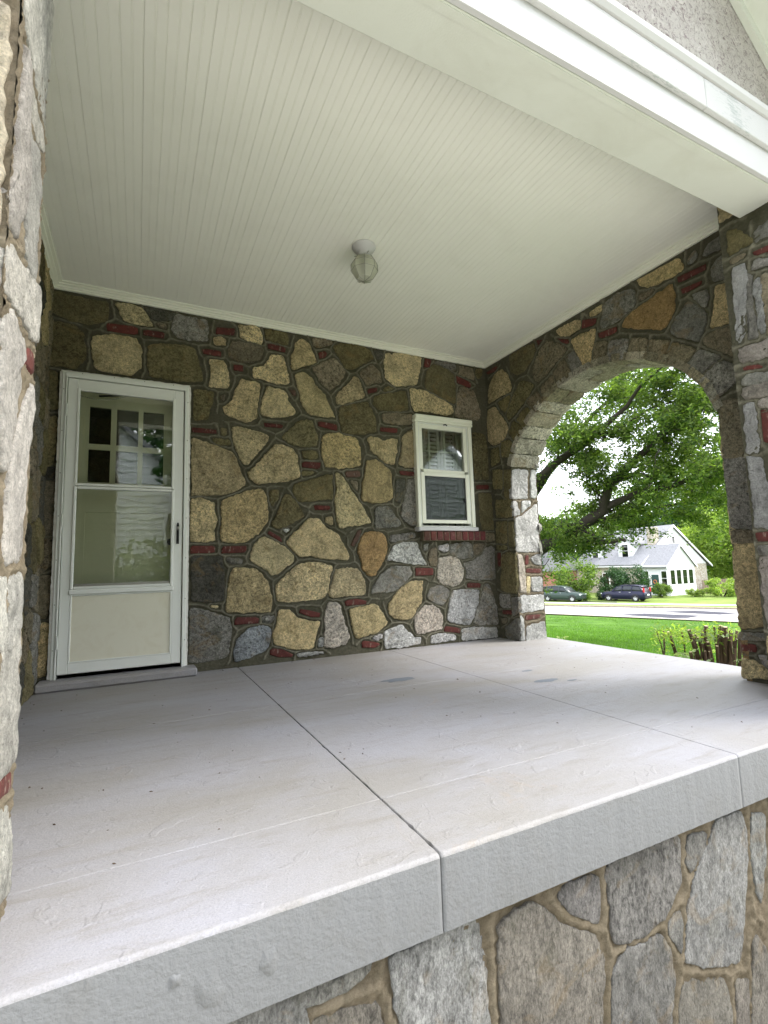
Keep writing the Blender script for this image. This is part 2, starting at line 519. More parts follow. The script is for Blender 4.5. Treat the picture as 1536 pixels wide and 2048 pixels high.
class MB:
    """collects boxes, tubes and prisms into one mesh"""
    def __init__(s):
        s.v, s.f = [], []
    def add(s, v, f):
        k = len(s.v)
        s.v += [tuple(p) for p in v]
        s.f += [tuple(i + k for i in q) for q in f]
        return s
    def box(s, a, b, bev=0.0):
        x0, y0, z0 = [min(p, q) for p, q in zip(a, b)]
        x1, y1, z1 = [max(p, q) for p, q in zip(a, b)]
        if bev <= 0 or min(x1 - x0, y1 - y0, z1 - z0) < 2.2 * bev:
            v = [(x0, y0, z0), (x1, y0, z0), (x1, y1, z0), (x0, y1, z0), (x0, y0, z1), (x1, y0, z1), (x1, y1, z1), (x0, y1, z1)]
            return s.add(v, [(0, 3, 2, 1), (4, 5, 6, 7), (0, 1, 5, 4), (1, 2, 6, 5), (2, 3, 7, 6), (3, 0, 4, 7)])
        bm = bmesh.new()
        bmesh.ops.create_cube(bm, size=1)
        for w in bm.verts:
            w.co = ((x0 + x1) / 2 + w.co.x * (x1 - x0), (y0 + y1) / 2 + w.co.y * (y1 - y0), (z0 + z1) / 2 + w.co.z * (z1 - z0))
        bmesh.ops.bevel(bm, geom=bm.edges[:], offset=bev, segments=1, affect='EDGES')
        bm.verts.index_update()
        s.add([w.co[:] for w in bm.verts], [[w.index for w in q.verts] for q in bm.faces])
        bm.free()
        return s
    def tube(s, pts, rad, n=8, cap=True):
        pts = [Vector(p) for p in pts]
        rad = rad if isinstance(rad, (list, tuple)) else [rad] * len(pts)
        base = len(s.v)
        ref = Vector((0.31, 0.17, 0.93))
        for i, p in enumerate(pts):
            d = (pts[min(i + 1, len(pts) - 1)] - pts[max(i - 1, 0)])
            d = d.normalized() if d.length > 1e-9 else Vector((0, 0, 1))
            a = d.cross(ref)
            if a.length < 0.05: a = d.cross(Vector((1, 0, 0)))
            a.normalize()
            b = d.cross(a)
            for k in range(n):
                t = 2 * PI * k / n
                s.v.append(tuple(p + a * math.cos(t) * rad[i] + b * math.sin(t) * rad[i]))
        for i in range(len(pts) - 1):
            for k in range(n):
                q = (k + 1) % n
                s.f.append((base + i * n + k, base + i * n + q, base + (i + 1) * n + q, base + (i + 1) * n + k))
        if cap:
            s.f.append(tuple(base + k for k in range(n))[::-1])
            s.f.append(tuple(base + (len(pts) - 1) * n + k for k in range(n)))
        return s
    def lathe(s, c, prof, n=24):
        base = len(s.v)
        for r, z in prof:
            for k in range(n):
                t = 2 * PI * (k + 0.5) / n
                s.v.append((c[0] + r * math.cos(t), c[1] + r * math.sin(t), c[2] + z))
        for i in range(len(prof) - 1):
            for k in range(n):
                q = (k + 1) % n
                s.f.append((base + i * n + k, base + i * n + q, base + (i + 1) * n + q, base + (i + 1) * n + k))
        return s
    def prism(s, poly, axis, lo, hi):
        """poly: 2D points; extruded along axis (0,1,2) from lo to hi"""
        base = len(s.v)
        n = len(poly)
        for h in (lo, hi):
            for a, b in poly:
                s.v.append({0: (h, a, b), 1: (a, h, b), 2: (a, b, h)}[axis])
        s.f.append(tuple(base + k for k in range(n))[::-1])
        s.f.append(tuple(base + n + k for k in range(n)))
        for k in range(n):
            q = (k + 1) % n
            s.f.append((base + k, base + q, base + n + q, base + n + k))
        return s
    def mesh(s, name, smooth=False):
        m = pymesh(name, s.v, s.f, smooth)
        bm = bmesh.new()
        bm.from_mesh(m)
        bmesh.ops.recalc_face_normals(bm, faces=bm.faces)
        bm.to_mesh(m)
        bm.free()
        if smooth:
            m.polygons.foreach_set('use_smooth', [True] * len(m.polygons))
        return m
    def build(s, name, mat, parent=None, smooth=False, color=None):
        return link(name, s.mesh(name, smooth), mat, parent, color)
    def build_local(s, name, mat, parent, smooth=False):
        return child_local(name, s.mesh(name, smooth), mat, parent)

# ------------------------------------------------------------------ masonry
class Plane:
    def __init__(s, o, u, v, n):
        s.o, s.u, s.v, s.n = Vector(o), Vector(u), Vector(v), Vector(n)
    def at(s, a, b, h=0.0):
        return s.o + s.u * a + s.v * b + s.n * h
    def flip(s):
        return s.u.cross(s.v).dot(s.n) < 0

R_, L_, T_ = 3.649, -0.216, 0.323
PL = {
    'back': Plane((0, 0, 0), (1, 0, 0), (0, 0, 1), (0, -1, 0)),
    'right': Plane((R_, 0, 0), (0, 1, 0), (0, 0, 1), (-1, 0, 0)),
    'left': Plane((L_, 0, 0), (0, 1, 0), (0, 0, 1), (1, 0, 0)),
    'jamb': Plane((0, -0.313, 0), (1, 0, 0), (0, 0, 1), (0, -1, 0)),
    'jamb2': Plane((0, -2.268, 0), (1, 0, 0), (0, 0, 1), (0, 1, 0)),
    'lpside': Plane((0.127, 0, 0), (0, 1, 0), (0, 0, 1), (1, 0, 0)),
    'lpback': Plane((0, -2.566, 0), (1, 0, 0), (0, 0, 1), (0, 1, 0)),
    'lpfront': Plane((0, -2.88, 0), (1, 0, 0), (0, 0, 1), (0, -1, 0)),
    'rpside': Plane((3.309, 0, 0), (0, 1, 0), (0, 0, 1), (-1, 0, 0)),
    'found': Plane((0, -2.85, 0), (1, 0, 0), (0, 0, 1), (0, -1, 0)),
    'outer': Plane((R_ + T_, 0, 0), (0, 1, 0), (0, 0, 1), (1, 0, 0)),
}
PCOL = {'t': (.64, .53, .30), 'y': (.63, .50, .26), 'z': (.44, .29, .12), 'o': (.225, .195, .095), 'n': (.27, .23, .155),
        'g': (.29, .28, .245), 'k': (.115, .112, .09), 'w': (.56, .555, .535), 'p': (.52, .46, .39), 'u': (.34, .365, .38),
        'b': (.10, .021, .015), 'd': (.11, .06, .042)}

def poly_area(p):
    x, y = p[:, 0], p[:, 1]
    return 0.5 * float(np.sum(x * np.roll(y, -1) - np.roll(x, -1) * y))

def resample(p, step, lo, hi):
    d = np.linalg.norm(np.roll(p, -1, 0) - p, axis=1)
    tot = d.sum()
    n = int(min(hi, max(lo, tot / step)))
    cum = np.concatenate([[0], np.cumsum(d)])
    out = []
    for t in np.arange(n) * tot / n:
        i = min(int(np.searchsorted(cum, t, 'right')) - 1, len(p) - 1)
        q = p[(i + 1) % len(p)]
        out.append(p[i] + (q - p[i]) * ((t - cum[i]) / max(d[i], 1e-9)))
    return np.array(out)

def prep(poly, brick=False, step=0.024):
    p = np.array(poly, float)
    if poly_area(p) < 0:
        p = p[::-1]
    if brick:
        return resample(p, 0.035, 10, 22)
    q = resample(p, step * 0.72, 12, 60)
    q = 0.13 * np.roll(q, 1, 0) + 0.74 * q + 0.13 * np.roll(q, -1, 0)
    nrm = np.roll(q, -1, 0) - np.roll(q, 1, 0)
    nrm = np.stack([nrm[:, 1], -nrm[:, 0]], 1)
    nrm /= np.linalg.norm(nrm, axis=1)[:, None] + 1e-9
    j = np.array([noise.noise(Vector((a * 38, b * 38, 3.3))) + 0.55 * noise.noise(Vector((a * 110, b * 110, 7.1))) for a, b in q]) * 0.0105
    return q + nrm * (j + 0.006)[:, None]

def stone(name, parent, plane, q, col, mat, h=0.014, rough=0.006, back=0.03):
    """q: prepared outline (n,2) in the plane's coordinates"""
    n = len(q)
    c = q.mean(0)
    r = math.sqrt(abs(poly_area(q)) / PI)
    e = min(0.006, 0.2 * r)
    rings = [(1.0, -back), (1.0, h * 0.35), (1 - 0.5 * e / r, h * 0.85), (1 - 2.0 * e / r, h)]
    if r > 0.04:
        rings += [(0.72, h * 1.02), (0.45, h * 1.05), (0.2, h * 1.05)]
    V, F = [], []
    tilt = (random.uniform(-1, 1) * 0.03, random.uniform(-1, 1) * 0.03)
    for k, (s, hh) in enumerate(rings):
        for a, b in c + (q - c) * s:
            z = hh
            if k >= 1:
                z += rough * (noise.noise(Vector((a * 22, b * 22, c[0] * 7))) + 0.6 * noise.noise(Vector((a * 60, b * 60, c[1] * 7))))
                z += (a - c[0]) * tilt[0] + (b - c[1]) * tilt[1]
            V.append(plane.at(a, b, z))
    cz = h * 1.12 + rough * noise.noise(Vector((c[0] * 22, c[1] * 22, c[0] * 7)))
    V.append(plane.at(c[0], c[1], cz))
    for k in range(len(rings) - 1):
        for i in range(n):
            j = (i + 1) % n
            F.append((k * n + i, k * n + j, (k + 1) * n + j, (k + 1) * n + i))
    k = (len(rings) - 1) * n
    for i in range(n):
        F.append((k + i, k + (i + 1) % n, len(V) - 1))
    if plane.flip():
        F = [f[::-1] for f in F]
    ctr = plane.at(c[0], c[1], 0)
    m = pymesh(name, [v - ctr for v in V], F, True)
    m.materials.append(mat)
    o = bpy.data.objects.new(name, m)
    COL.objects.link(o)
    o.location = ctr
    o.parent = parent
    o.matrix_parent_inverse = parent.matrix_basis.inverted()
    k = random.uniform(0.78, 1.16)
    f = random.uniform(0, 0.10) if name == 'stone' else 0
    lum = sum(col) / 3
    o.color = tuple(min(1, (x * (1 - f) + lum * f) * k * random.uniform(0.985, 1.015)) for x in col) + (1,)
    return o

def seg_dist(P, A, B):
    d = B - A
    t = np.clip(((P - A) @ d) / max(float(d @ d), 1e-12), 0, 1)
    return np.hypot(P[:, 0] - A[0] - t * d[0], P[:, 1] - A[1] - t * d[1])

def inside(P, poly):
    x, y = P[:, 0], P[:, 1]
    r = np.zeros(len(P), bool)
    n = len(poly)
    for i in range(n):
        x1, y1 = poly[i]
        x2, y2 = poly[(i + 1) % n]
        c = ((y1 > y) != (y2 > y)) & (x < (x2 - x1) * (y - y1) / (y2 - y1 + 1e-12) + x1)
        r ^= c
    return r

def mortar(name, parent, plane, rect, outlines, step, mat, base=-0.003, bead=0.010, bw=0.0065, holes=(), cap=0.06, ruf=0.0028):
    a0, b0, a1, b1 = rect
    na, nb = max(2, int(round((a1 - a0) / step)) + 1), max(2, int(round((b1 - b0) / step)) + 1)
    A = np.linspace(a0, a1, na)
    B = np.linspace(b0, b1, nb)
    GA, GB = np.meshgrid(A, B)
    d1 = np.full(GA.shape, 9.0)
    d2 = np.full(GA.shape, 9.0)
    for q in outlines:
        q = np.asarray(q)
        lo, hi = q.min(0) - cap, q.max(0) + cap
        i0, i1 = np.searchsorted(A, lo[0]), np.searchsorted(A, hi[0])
        j0, j1 = np.searchsorted(B, lo[1]), np.searchsorted(B, hi[1])
        if i1 <= i0 or j1 <= j0:
            continue
        sa, sb = GA[j0:j1, i0:i1], GB[j0:j1, i0:i1]
        P = np.stack([sa.ravel(), sb.ravel()], 1)
        d = np.full(len(P), 9.0)
        for i in range(len(q)):
            d = np.minimum(d, seg_dist(P, q[i], q[(i + 1) % len(q)]))
        d[inside(P, q)] = 0
        d[d > cap] = 9
        d = d.reshape(sa.shape)
        o1, o2 = d1[j0:j1, i0:i1], d2[j0:j1, i0:i1]
        lt = d < o1
        d2[j0:j1, i0:i1] = np.where(lt, o1, np.minimum(o2, d))
        d1[j0:j1, i0:i1] = np.where(lt, d, o1)
    t = np.abs(d2 - d1)
    bv = np.exp(-(t / (2 * bw)) ** 4) * (d1 > 0.002) * (d1 < cap) * (d2 < 8)
    far = np.clip(np.where(d1 > 8, cap, d1) / 0.03, 0, 1)
    H = base + bead * bv + 0.004 * far
    P = np.stack([GA.ravel(), GB.ravel()], 1)
    nz = np.fromiter((noise.noise((a * 55, b * 55, 0.0)) + 0.6 * noise.noise((a * 130, b * 130, 4.0)) for a, b in P.tolist()), float, len(P))
    H = H.ravel() + ruf * nz
    idx = np.arange(na * nb).reshape(nb, na)
    quads = np.stack([idx[:-1, :-1], idx[:-1, 1:], idx[1:, 1:], idx[1:, :-1]], -1).reshape(-1, 4)
    cen = P[quads].mean(1)
    keep = np.ones(len(quads), bool)
    for hpoly in holes:
        hp = np.asarray(hpoly, float)
        keep &= ~inside(cen, hp)
    quads = quads[keep]
    for hpoly in holes:                       # snap the ragged edge onto the opening's outline
        hp = np.asarray(hpoly, float)
        used = np.unique(quads)
        ins = used[inside(P[used], hp)]
        for k in ins:
            best, bp = 9, None
            for i in range(len(hp)):
                a, b = hp[i], hp[(i + 1) % len(hp)]
                dd = b - a
                tt = min(1, max(0, float((P[k] - a) @ dd) / max(float(dd @ dd), 1e-12)))
                pt = a + dd * tt
                ds = float(np.hypot(*(P[k] - pt)))
                if ds < best: best, bp = ds, pt
            P[k] = bp
    used, inv = np.unique(quads, return_inverse=True)
    quads = inv.reshape(-1, 4)
    P, H, bvf = P[used], H[used], bv.ravel()[used]
    o, u, v, n = [np.array(x) for x in (plane.o, plane.u, plane.v, plane.n)]
    V = o + P[:, :1] * u + P[:, 1:2] * v + H[:, None] * n
    if plane.flip():
        quads = quads[:, ::-1]
    m = arrmesh(name, V, quads, True)
    at = m.attributes.new('bead', 'FLOAT', 'POINT')
    at.data.foreach_set('value', bvf.astype(np.float32))
    return link(name, m, mat, parent)

def parse(s):
    out = []
    for l in s.strip().split('\n'):
        p = l.split()
        out.append((p[0], np.array(list(map(int, p[1:])), float).reshape(-1, 2) / 1000))
    return out

def clip_poly(poly, nx, ny, c):
    out = []
    for i in range(len(poly)):
        p, q = poly[i], poly[(i + 1) % len(poly)]
        dp, dq = p[0] * nx + p[1] * ny - c, q[0] * nx + q[1] * ny - c
        if dp <= 0: out.append(p)
        if dp * dq < 0:
            t = dp / (dp - dq)
            out.append((p[0] + (q[0] - p[0]) * t, p[1] + (q[1] - p[1]) * t))
    return out

def fill(rect, cell, seed, gap=0.012, aspect=1.0, taken=(), holes=()):
    """random rubble for stretches of wall: jittered cells with a joint between them"""
    rnd = random.Random(seed)
    a0, b0, a1, b1 = rect
    ca, cb = cell * aspect, cell / aspect
    na, nb = max(1, round((a1 - a0) / ca)), max(1, round((b1 - b0) / cb))
    pts = [(a0 + (i + .5 + rnd.uniform(-.36, .36)) * (a1 - a0) / na, b0 + (j + .5 + rnd.uniform(-.36, .36)) * (b1 - b0) / nb) for i in range(na) for j in range(nb)]
    res = []
    for k, (x, y) in enumerate(pts):
        p = [(a0 + .004, b0 + .004), (a1 - .004, b0 + .004), (a1 - .004, b1 - .004), (a0 + .004, b1 - .004)]
        for l, (u, w) in enumerate(pts):
            if l == k or abs(u - x) > 3 * cell * max(aspect, 1 / aspect) or abs(w - y) > 3 * cell * max(aspect, 1 / aspect): continue
            nx, ny = u - x, w - y
            d = math.hypot(nx, ny)
            nx, ny = nx / d, ny / d
            p = clip_poly(p, nx, ny, (x * nx + y * ny) + d / 2 - gap)
            if len(p) < 3: break
        if len(p) < 3: continue
        q = np.array(p)
        if abs(poly_area(q)) < 0.0012: continue
        c = q.mean(0)[None]
        if any(inside(c, np.asarray(hh))[0] for hh in holes): continue
        if any(inside(c, t)[0] or min(seg_dist(c, t[i], t[(i + 1) % len(t)])[0] for i in range(len(t))) < 0.05 for t in taken): continue
        res.append((rnd.choice('ttyonggnwz'), q))
    return res

def lay(parent, plane, items, mat, h=0.014, hv=0.006, rough=0.006, brick_h=0.006, step=0.024):
    outs = []
    for t, poly in items:
        isb = t in 'bd'
        q = prep(poly, isb, step)
        outs.append(q)
        if isb:
            stone('brick', parent, plane, q, PCOL[t], M['brick'], brick_h, 0.002)
        else:
            stone('stone', parent, plane, q, PCOL[t], mat, h + random.uniform(-hv, hv), rough)
    return outs
STONES = {
 'back': '''
o -219 2781 -12 2765 135 2770 148 2731 128 2623 39 2578 -83 2580 -160 2618 -213 2627
o -216 2553 -71 2556 -15 2513 13 2317 -49 2227 -209 2228 -221 2408
t 182 2773 311 2787 379 2759 449 2645 351 2640 249 2654 218 2725
k 384 2796 610 2786 598 2740 522 2703 441 2701
n 473 2678 535 2676 536 2648 498 2647
g 610 2772 848 2769 856 2605 743 2585 626 2585 580 2642
b 128 2609 345 2617 347 2554 234 2547 141 2550
b 382 2603 537 2612 525 2559 383 2561
t 53 2485 177 2522 329 2523 373 2447 371 2293 312 2235 184 2230 65 2252 50 2390
o 421 2483 513 2514 678 2529 757 2514 819 2260 631 2233 432 2246 417 2370
b 911 2729 1069 2745 1065 2687 915 2668
t 894 2636 955 2652 994 2635 990 2587 920 2579
t 1100 2781 1196 2795 1266 2784 1289 2709 1284 2649 1196 2662 1110 2685
o 1313 2793 1422 2789 1515 2781 1509 2679 1422 2689 1322 2700
b 806 2526 960 2534 956 2481 819 2486
n 1043 2625 1160 2636 1298 2612 1284 2522 1205 2475 1106 2463 1021 2492 1016 2563
b 1336 2668 1499 2657 1489 2611 1340 2620
b 1052 2431 1133 2439 1133 2382 1057 2384
t 866 2443 982 2453 1022 2318 1018 2233 940 2222 868 2221 884 2344
t 1373 2566 1465 2571 1498 2477 1526 2342 1496 2323 1363 2329 1288 2347 1219 2351 1219 2424 1307 2457
t 1584 2723 1639 2754 1710 2715 1745 2639 1774 2567 1646 2511 1547 2465 1548 2585 1573 2630
n 1741 2778 1856 2794 1936 2777 1877 2745 1787 2703 1751 2728
b 1791 2662 1855 2689 1875 2661 1853 2626 1801 2607
n 1737 2505 1853 2585 1943 2631 2001 2577 2043 2510 1976 2396 1890 2327 1808 2392
t 1571 2418 1656 2461 1726 2411 1776 2337 1847 2275 1887 2178 1932 2082 1813 2079 1691 2085 1642 2159 1614 2275
o 756 2178 898 2170 898 2096 873 2048 857 1950 758 1926 753 2033
n 953 2149 988 2168 984 2126 962 2114
t 1124 2314 1269 2296 1260 2189 1241 2072 1241 1997 1160 1955 1054 1985 984 2015 984 2061 1053 2125 1071 2221
t 1334 2276 1438 2271 1496 2249 1514 2163 1572 2101 1552 2060 1465 2031 1371 2020 1278 2039 1292 2155
d 1520 2282 1574 2289 1584 2231 1554 2237
b 739 1871 930 1867 926 1835 743 1831
o 959 1884 1002 1879 1002 1838 964 1838
b 1301 1965 1470 1968 1465 1934 1310 1933
b 1776 2030 1958 2018 1956 1957 1781 1985
t 740 1786 842 1760 986 1713 1064 1678 1090 1603 1125 1505 1151 1438 1073 1380 988 1350 749 1332
o 892 1791 1020 1793 1037 1763 986 1749 926 1758
t 1054 1902 1107 1912 1196 1888 1287 1878 1333 1845 1314 1786 1250 1706 1169 1599 1125 1614 1081 1730 1054 1829
t 1397 1784 1463 1789 1540 1757 1588 1703 1600 1521 1480 1477 1249 1447 1196 1472 1169 1534 1250 1604 1323 1702
o 1630 2019 1720 2029 1739 1951 1769 1894 1762 1805 1647 1790 1531 1805 1454 1856 1532 1931 1591 1995
o 1627 1745 1747 1759 1776 1717 1756 1691 1636 1692
b 1626 1657 1796 1659 1789 1600 1630 1609
o 1625 1571 1744 1573 1723 1552 1634 1537
y 1820 1899 1882 1930 1977 1934 2051 1920 2148 1898 2174 1818 2175 1664 2087 1633 1960 1620 1836 1632 1807 1739
o 1988 2179 2264 2265 2296 2205 2339 2104 2341 1988 2222 1956 2068 1946 2004 1956 1981 2106
o 1930 2743 2012 2784 2155 2799 2285 2773 2334 2694 2229 2634 2116 2552 2061 2554 1987 2658
n 2193 2532 2309 2630 2399 2563 2414 2478 2258 2429
k 2348 2773 2442 2778 2428 2721 2380 2702
t 2465 2771 2634 2800 2865 2794 2841 2675 2796 2510 2621 2464 2526 2472 2457 2528 2455 2659
b 2910 2795 2981 2790 2957 2705 2886 2700
o 2998 2746 3156 2724 3241 2679 3254 2551 3255 2435 3237 2368 3048 2431 2908 2481 2892 2547 2929 2655
g 3026 2780 3159 2796 3280 2780 3263 2718 3143 2734
b 3275 2672 3459 2616 3441 2554 3277 2596
n 3310 2689 3321 2774 3490 2777 3496 2651 3358 2685
o 3533 2783 3612 2783 3601 2721 3554 2672 3515 2720
t 2725 2456 2894 2456 3021 2404 3150 2363 3215 2325 3204 2254 3130 2235 2936 2247 2759 2238 2732 2323
n 3293 2510 3351 2565 3489 2536 3525 2421 3559 2294 3527 2226 3331 2222 3237 2235 3273 2390
o 2334 2316 2475 2372 2669 2426 2689 2318 2686 2240 2564 2215 2376 2209 2321 2261
b 2262 2387 2372 2418 2364 2374 2272 2346
o 2429 2415 2501 2441 2548 2431 2440 2390
t 2131 2491 2175 2476 2211 2385 2226 2303 2108 2256 2010 2213 1956 2206 1953 2278 2024 2360 2091 2421
n 2421 2166 2563 2188 2733 2190 2741 2103 2607 2084 2419 2086
b 2388 2035 2570 2042 2562 1993 2387 1998
t 2254 1927 2345 1936 2424 1900 2507 1940 2560 1939 2549 1804 2515 1685 2429 1701 2340 1768 2284 1805 2264 1876
t 2702 2033 2758 2050 2742 1679 2639 1672 2569 1699 2609 1831 2620 1961
d 2017 1593 2168 1612 2172 1551 2037 1544
n 2069 1515 2133 1498 2136 1428 2100 1467
b 2566 1636 2746 1630 2744 1593 2588 1595
y 2237 1703 2327 1715 2394 1688 2484 1620 2485 1505 2494 1381 2433 1332 2303 1323 2183 1339 2186 1471 2217 1594
t 1932 1574 1972 1571 2019 1507 2094 1407 2179 1276 2265 1144 2164 1117 2032 1105 1956 1084 1937 1159 1924 1310 1943 1452
g 2670 1551 2758 1561 2755 1335 2745 1117 2689 1111 2606 1169 2572 1222 2614 1374
k 2530 1543 2633 1549 2604 1417 2564 1329 2522 1339
t 746 1300 822 1307 905 1275 913 1205 930 1153 906 1066 915 988 850 971 741 980 743 1184
y 963 1295 1073 1338 1178 1383 1285 1401 1317 1352 1330 1233 1325 1132 1266 1050 1213 1014 1161 979 1057 966 969 979 964 1084 976 1154
b 738 942 924 941 920 885 743 883
b 969 936 1161 939 1161 886 969 880
k 751 854 978 854 983 755 988 515 870 510 759 528
g 1003 840 1126 834 1126 794 1024 805
t 1302 1014 1384 969 1485 913 1550 830 1540 802 1428 724 1364 690 1328 745 1266 782 1195 819 1204 907 1248 978
y 1058 757 1126 764 1230 752 1283 702 1328 647 1345 566 1363 494 1349 407 1161 415 1005 430 1017 582 1033 684
g 744 476 815 459 976 398 1034 377 1047 283 1027 193 1019 94 874 68 741 70 746 267
t 894 483 951 475 943 459 903 466
b 1072 383 1261 370 1256 322 1068 324
g 1291 372 1380 370 1371 327 1291 328
u 1178 290 1300 297 1353 276 1344 181 1317 114 1195 67 1077 46 1069 113 1085 204
b 1348 120 1442 102 1542 48 1532 32 1423 39 1343 69
w 1570 54 1654 55 1788 50 1798 36 1569 32
y 1426 415 1517 405 1573 339 1686 303 1768 297 1732 182 1702 86 1561 90 1388 146 1370 213 1398 298
b 1592 414 1659 401 1774 370 1769 334 1686 340 1587 383
o 1566 1456 1703 1501 1896 1561 1897 1344 1770 1330 1603 1310 1546 1389
o 1479 1367 1526 1360 1602 1258 1640 1184 1534 1126 1430 1078 1366 1105 1412 1198 1450 1292
o 1358 1400 1423 1403 1413 1328 1376 1262 1353 1326
b 1725 1286 1880 1280 1875 1241 1739 1243
t 1838 1178 1889 1188 1892 1111 1837 1139
b 1338 1064 1439 1005 1457 959 1393 996 1329 1037
w 1463 1070 1514 1079 1486 1051
t 1698 1175 1777 1157 1846 1082 1937 1034 1997 937 2047 830 2041 806 1953 817 1842 824 1762 835 1694 855 1597 847 1541 903 1485 959 1552 1042 1629 1108
t 1597 783 1742 793 1896 757 1859 673 1847 579 1816 497 1708 484 1555 475 1408 487 1395 564 1400 617 1483 695
t 1917 729 2023 736 2131 728 2184 636 2192 546 2180 497 2018 505 1881 493 1849 504 1862 561 1895 647
p 1845 449 1925 449 1954 405 1973 310 2011 204 2030 156 1998 94 1877 78 1799 94 1810 193 1813 358
w 1761 161 1800 167 1789 86 1750 90
z 2195 1045 2274 1056 2365 1046 2410 989 2412 885 2380 803 2332 732 2285 663 2229 665 2175 716 2155 807 2124 888 2160 979
d 2141 1081 2174 1071 2138 989 2087 919 2060 939
g 2315 1280 2455 1289 2500 1210 2569 1137 2544 1105 2309 1087 2307 1186
g 2458 1020 2565 1031 2712 1052 2716 1010 2587 983 2456 962
w 2502 936 2586 957 2732 956 2754 881 2776 816 2835 751 2699 759 2579 778 2415 802 2452 864
g 2459 739 2577 736 2649 729 2671 670 2633 630 2547 560 2475 517 2337 514 2246 508 2282 582 2353 670
b 2710 722 2903 711 2900 647 2707 648
y 2643 588 2778 598 2768 498 2757 404 2680 315 2654 265 2559 252 2466 279 2410 333 2425 413 2485 471 2546 540
p 2805 370 2880 365 2954 329 2983 263 2977 147 2869 130 2696 118 2675 192 2685 274 2741 322
g 2939 549 3015 529 3079 494 3063 441 2987 359 2881 397 2821 443 2862 515
p 2965 802 3096 821 3201 786 3237 708 3253 640 3188 555 3120 530 3017 556 2949 607
n 2867 890 2944 900 2945 791 2929 727 2872 734 2856 793
g 2806 934 2857 944 2841 880 2810 891
w 2971 922 3089 943 3092 877 3033 866 2975 889
g 3115 932 3278 953 3360 941 3373 816 3269 796 3162 820 3098 865
n 3395 941 3514 940 3482 872 3409 827 3389 850
g 3541 906 3642 905 3634 582 3421 584 3271 607 3289 673 3253 752 3377 771 3494 837
b 3289 561 3454 549 3444 505 3286 512
w 3111 492 3278 490 3429 483 3407 356 3344 227 3299 154 3166 175 3038 212 3064 333 3088 429
g 3503 542 3559 528 3595 424 3629 298 3640 139 3491 140 3340 162 3388 280 3451 398
b 2997 167 3184 131 3174 83 2994 114
w 3203 118 3393 125 3615 96 3617 12 3385 11 3197 17
w 2854 84 2993 93 3108 73 3132 33 2939 19 2845 23
w 2370 166 2463 188 2534 213 2602 147 2671 85 2737 84 2735 33 2549 15 2366 22
b 2142 107 2278 85 2328 61 2276 31 2146 49
y 2036 377 2166 399 2288 411 2342 338 2396 254 2383 215 2281 163 2094 131 2064 220
b 1990 458 2114 471 2206 441 2200 416 2005 413
w 2246 117 2342 148 2346 108 2279 100
o 3447 2082 3588 2072 3615 1945 3615 1606 3446 1597 3435 1872
b 3456 1540 3625 1548 3615 1501 3460 1495
o 3490 1451 3635 1457 3655 1091 3509 1085 3484 1241
n 3535 1044 3651 1044 3654 974 3545 963
o -212 2182 -160 2184 -150 1915 -207 1908
o -225 1830 -154 1863 -145 1775 -162 1510 -222 1506
k -221 1482 -151 1498 -153 1411 -224 1408
n -223 1390 -152 1399 -139 1160 -144 1027 -216 1021
n -217 979 -143 1003 -141 823 -218 754
n -218 736 -143 745 -142 563 -158 464 -217 463
y -220 423 -144 428 -146 273 -154 91 -216 70 -226 337
''',
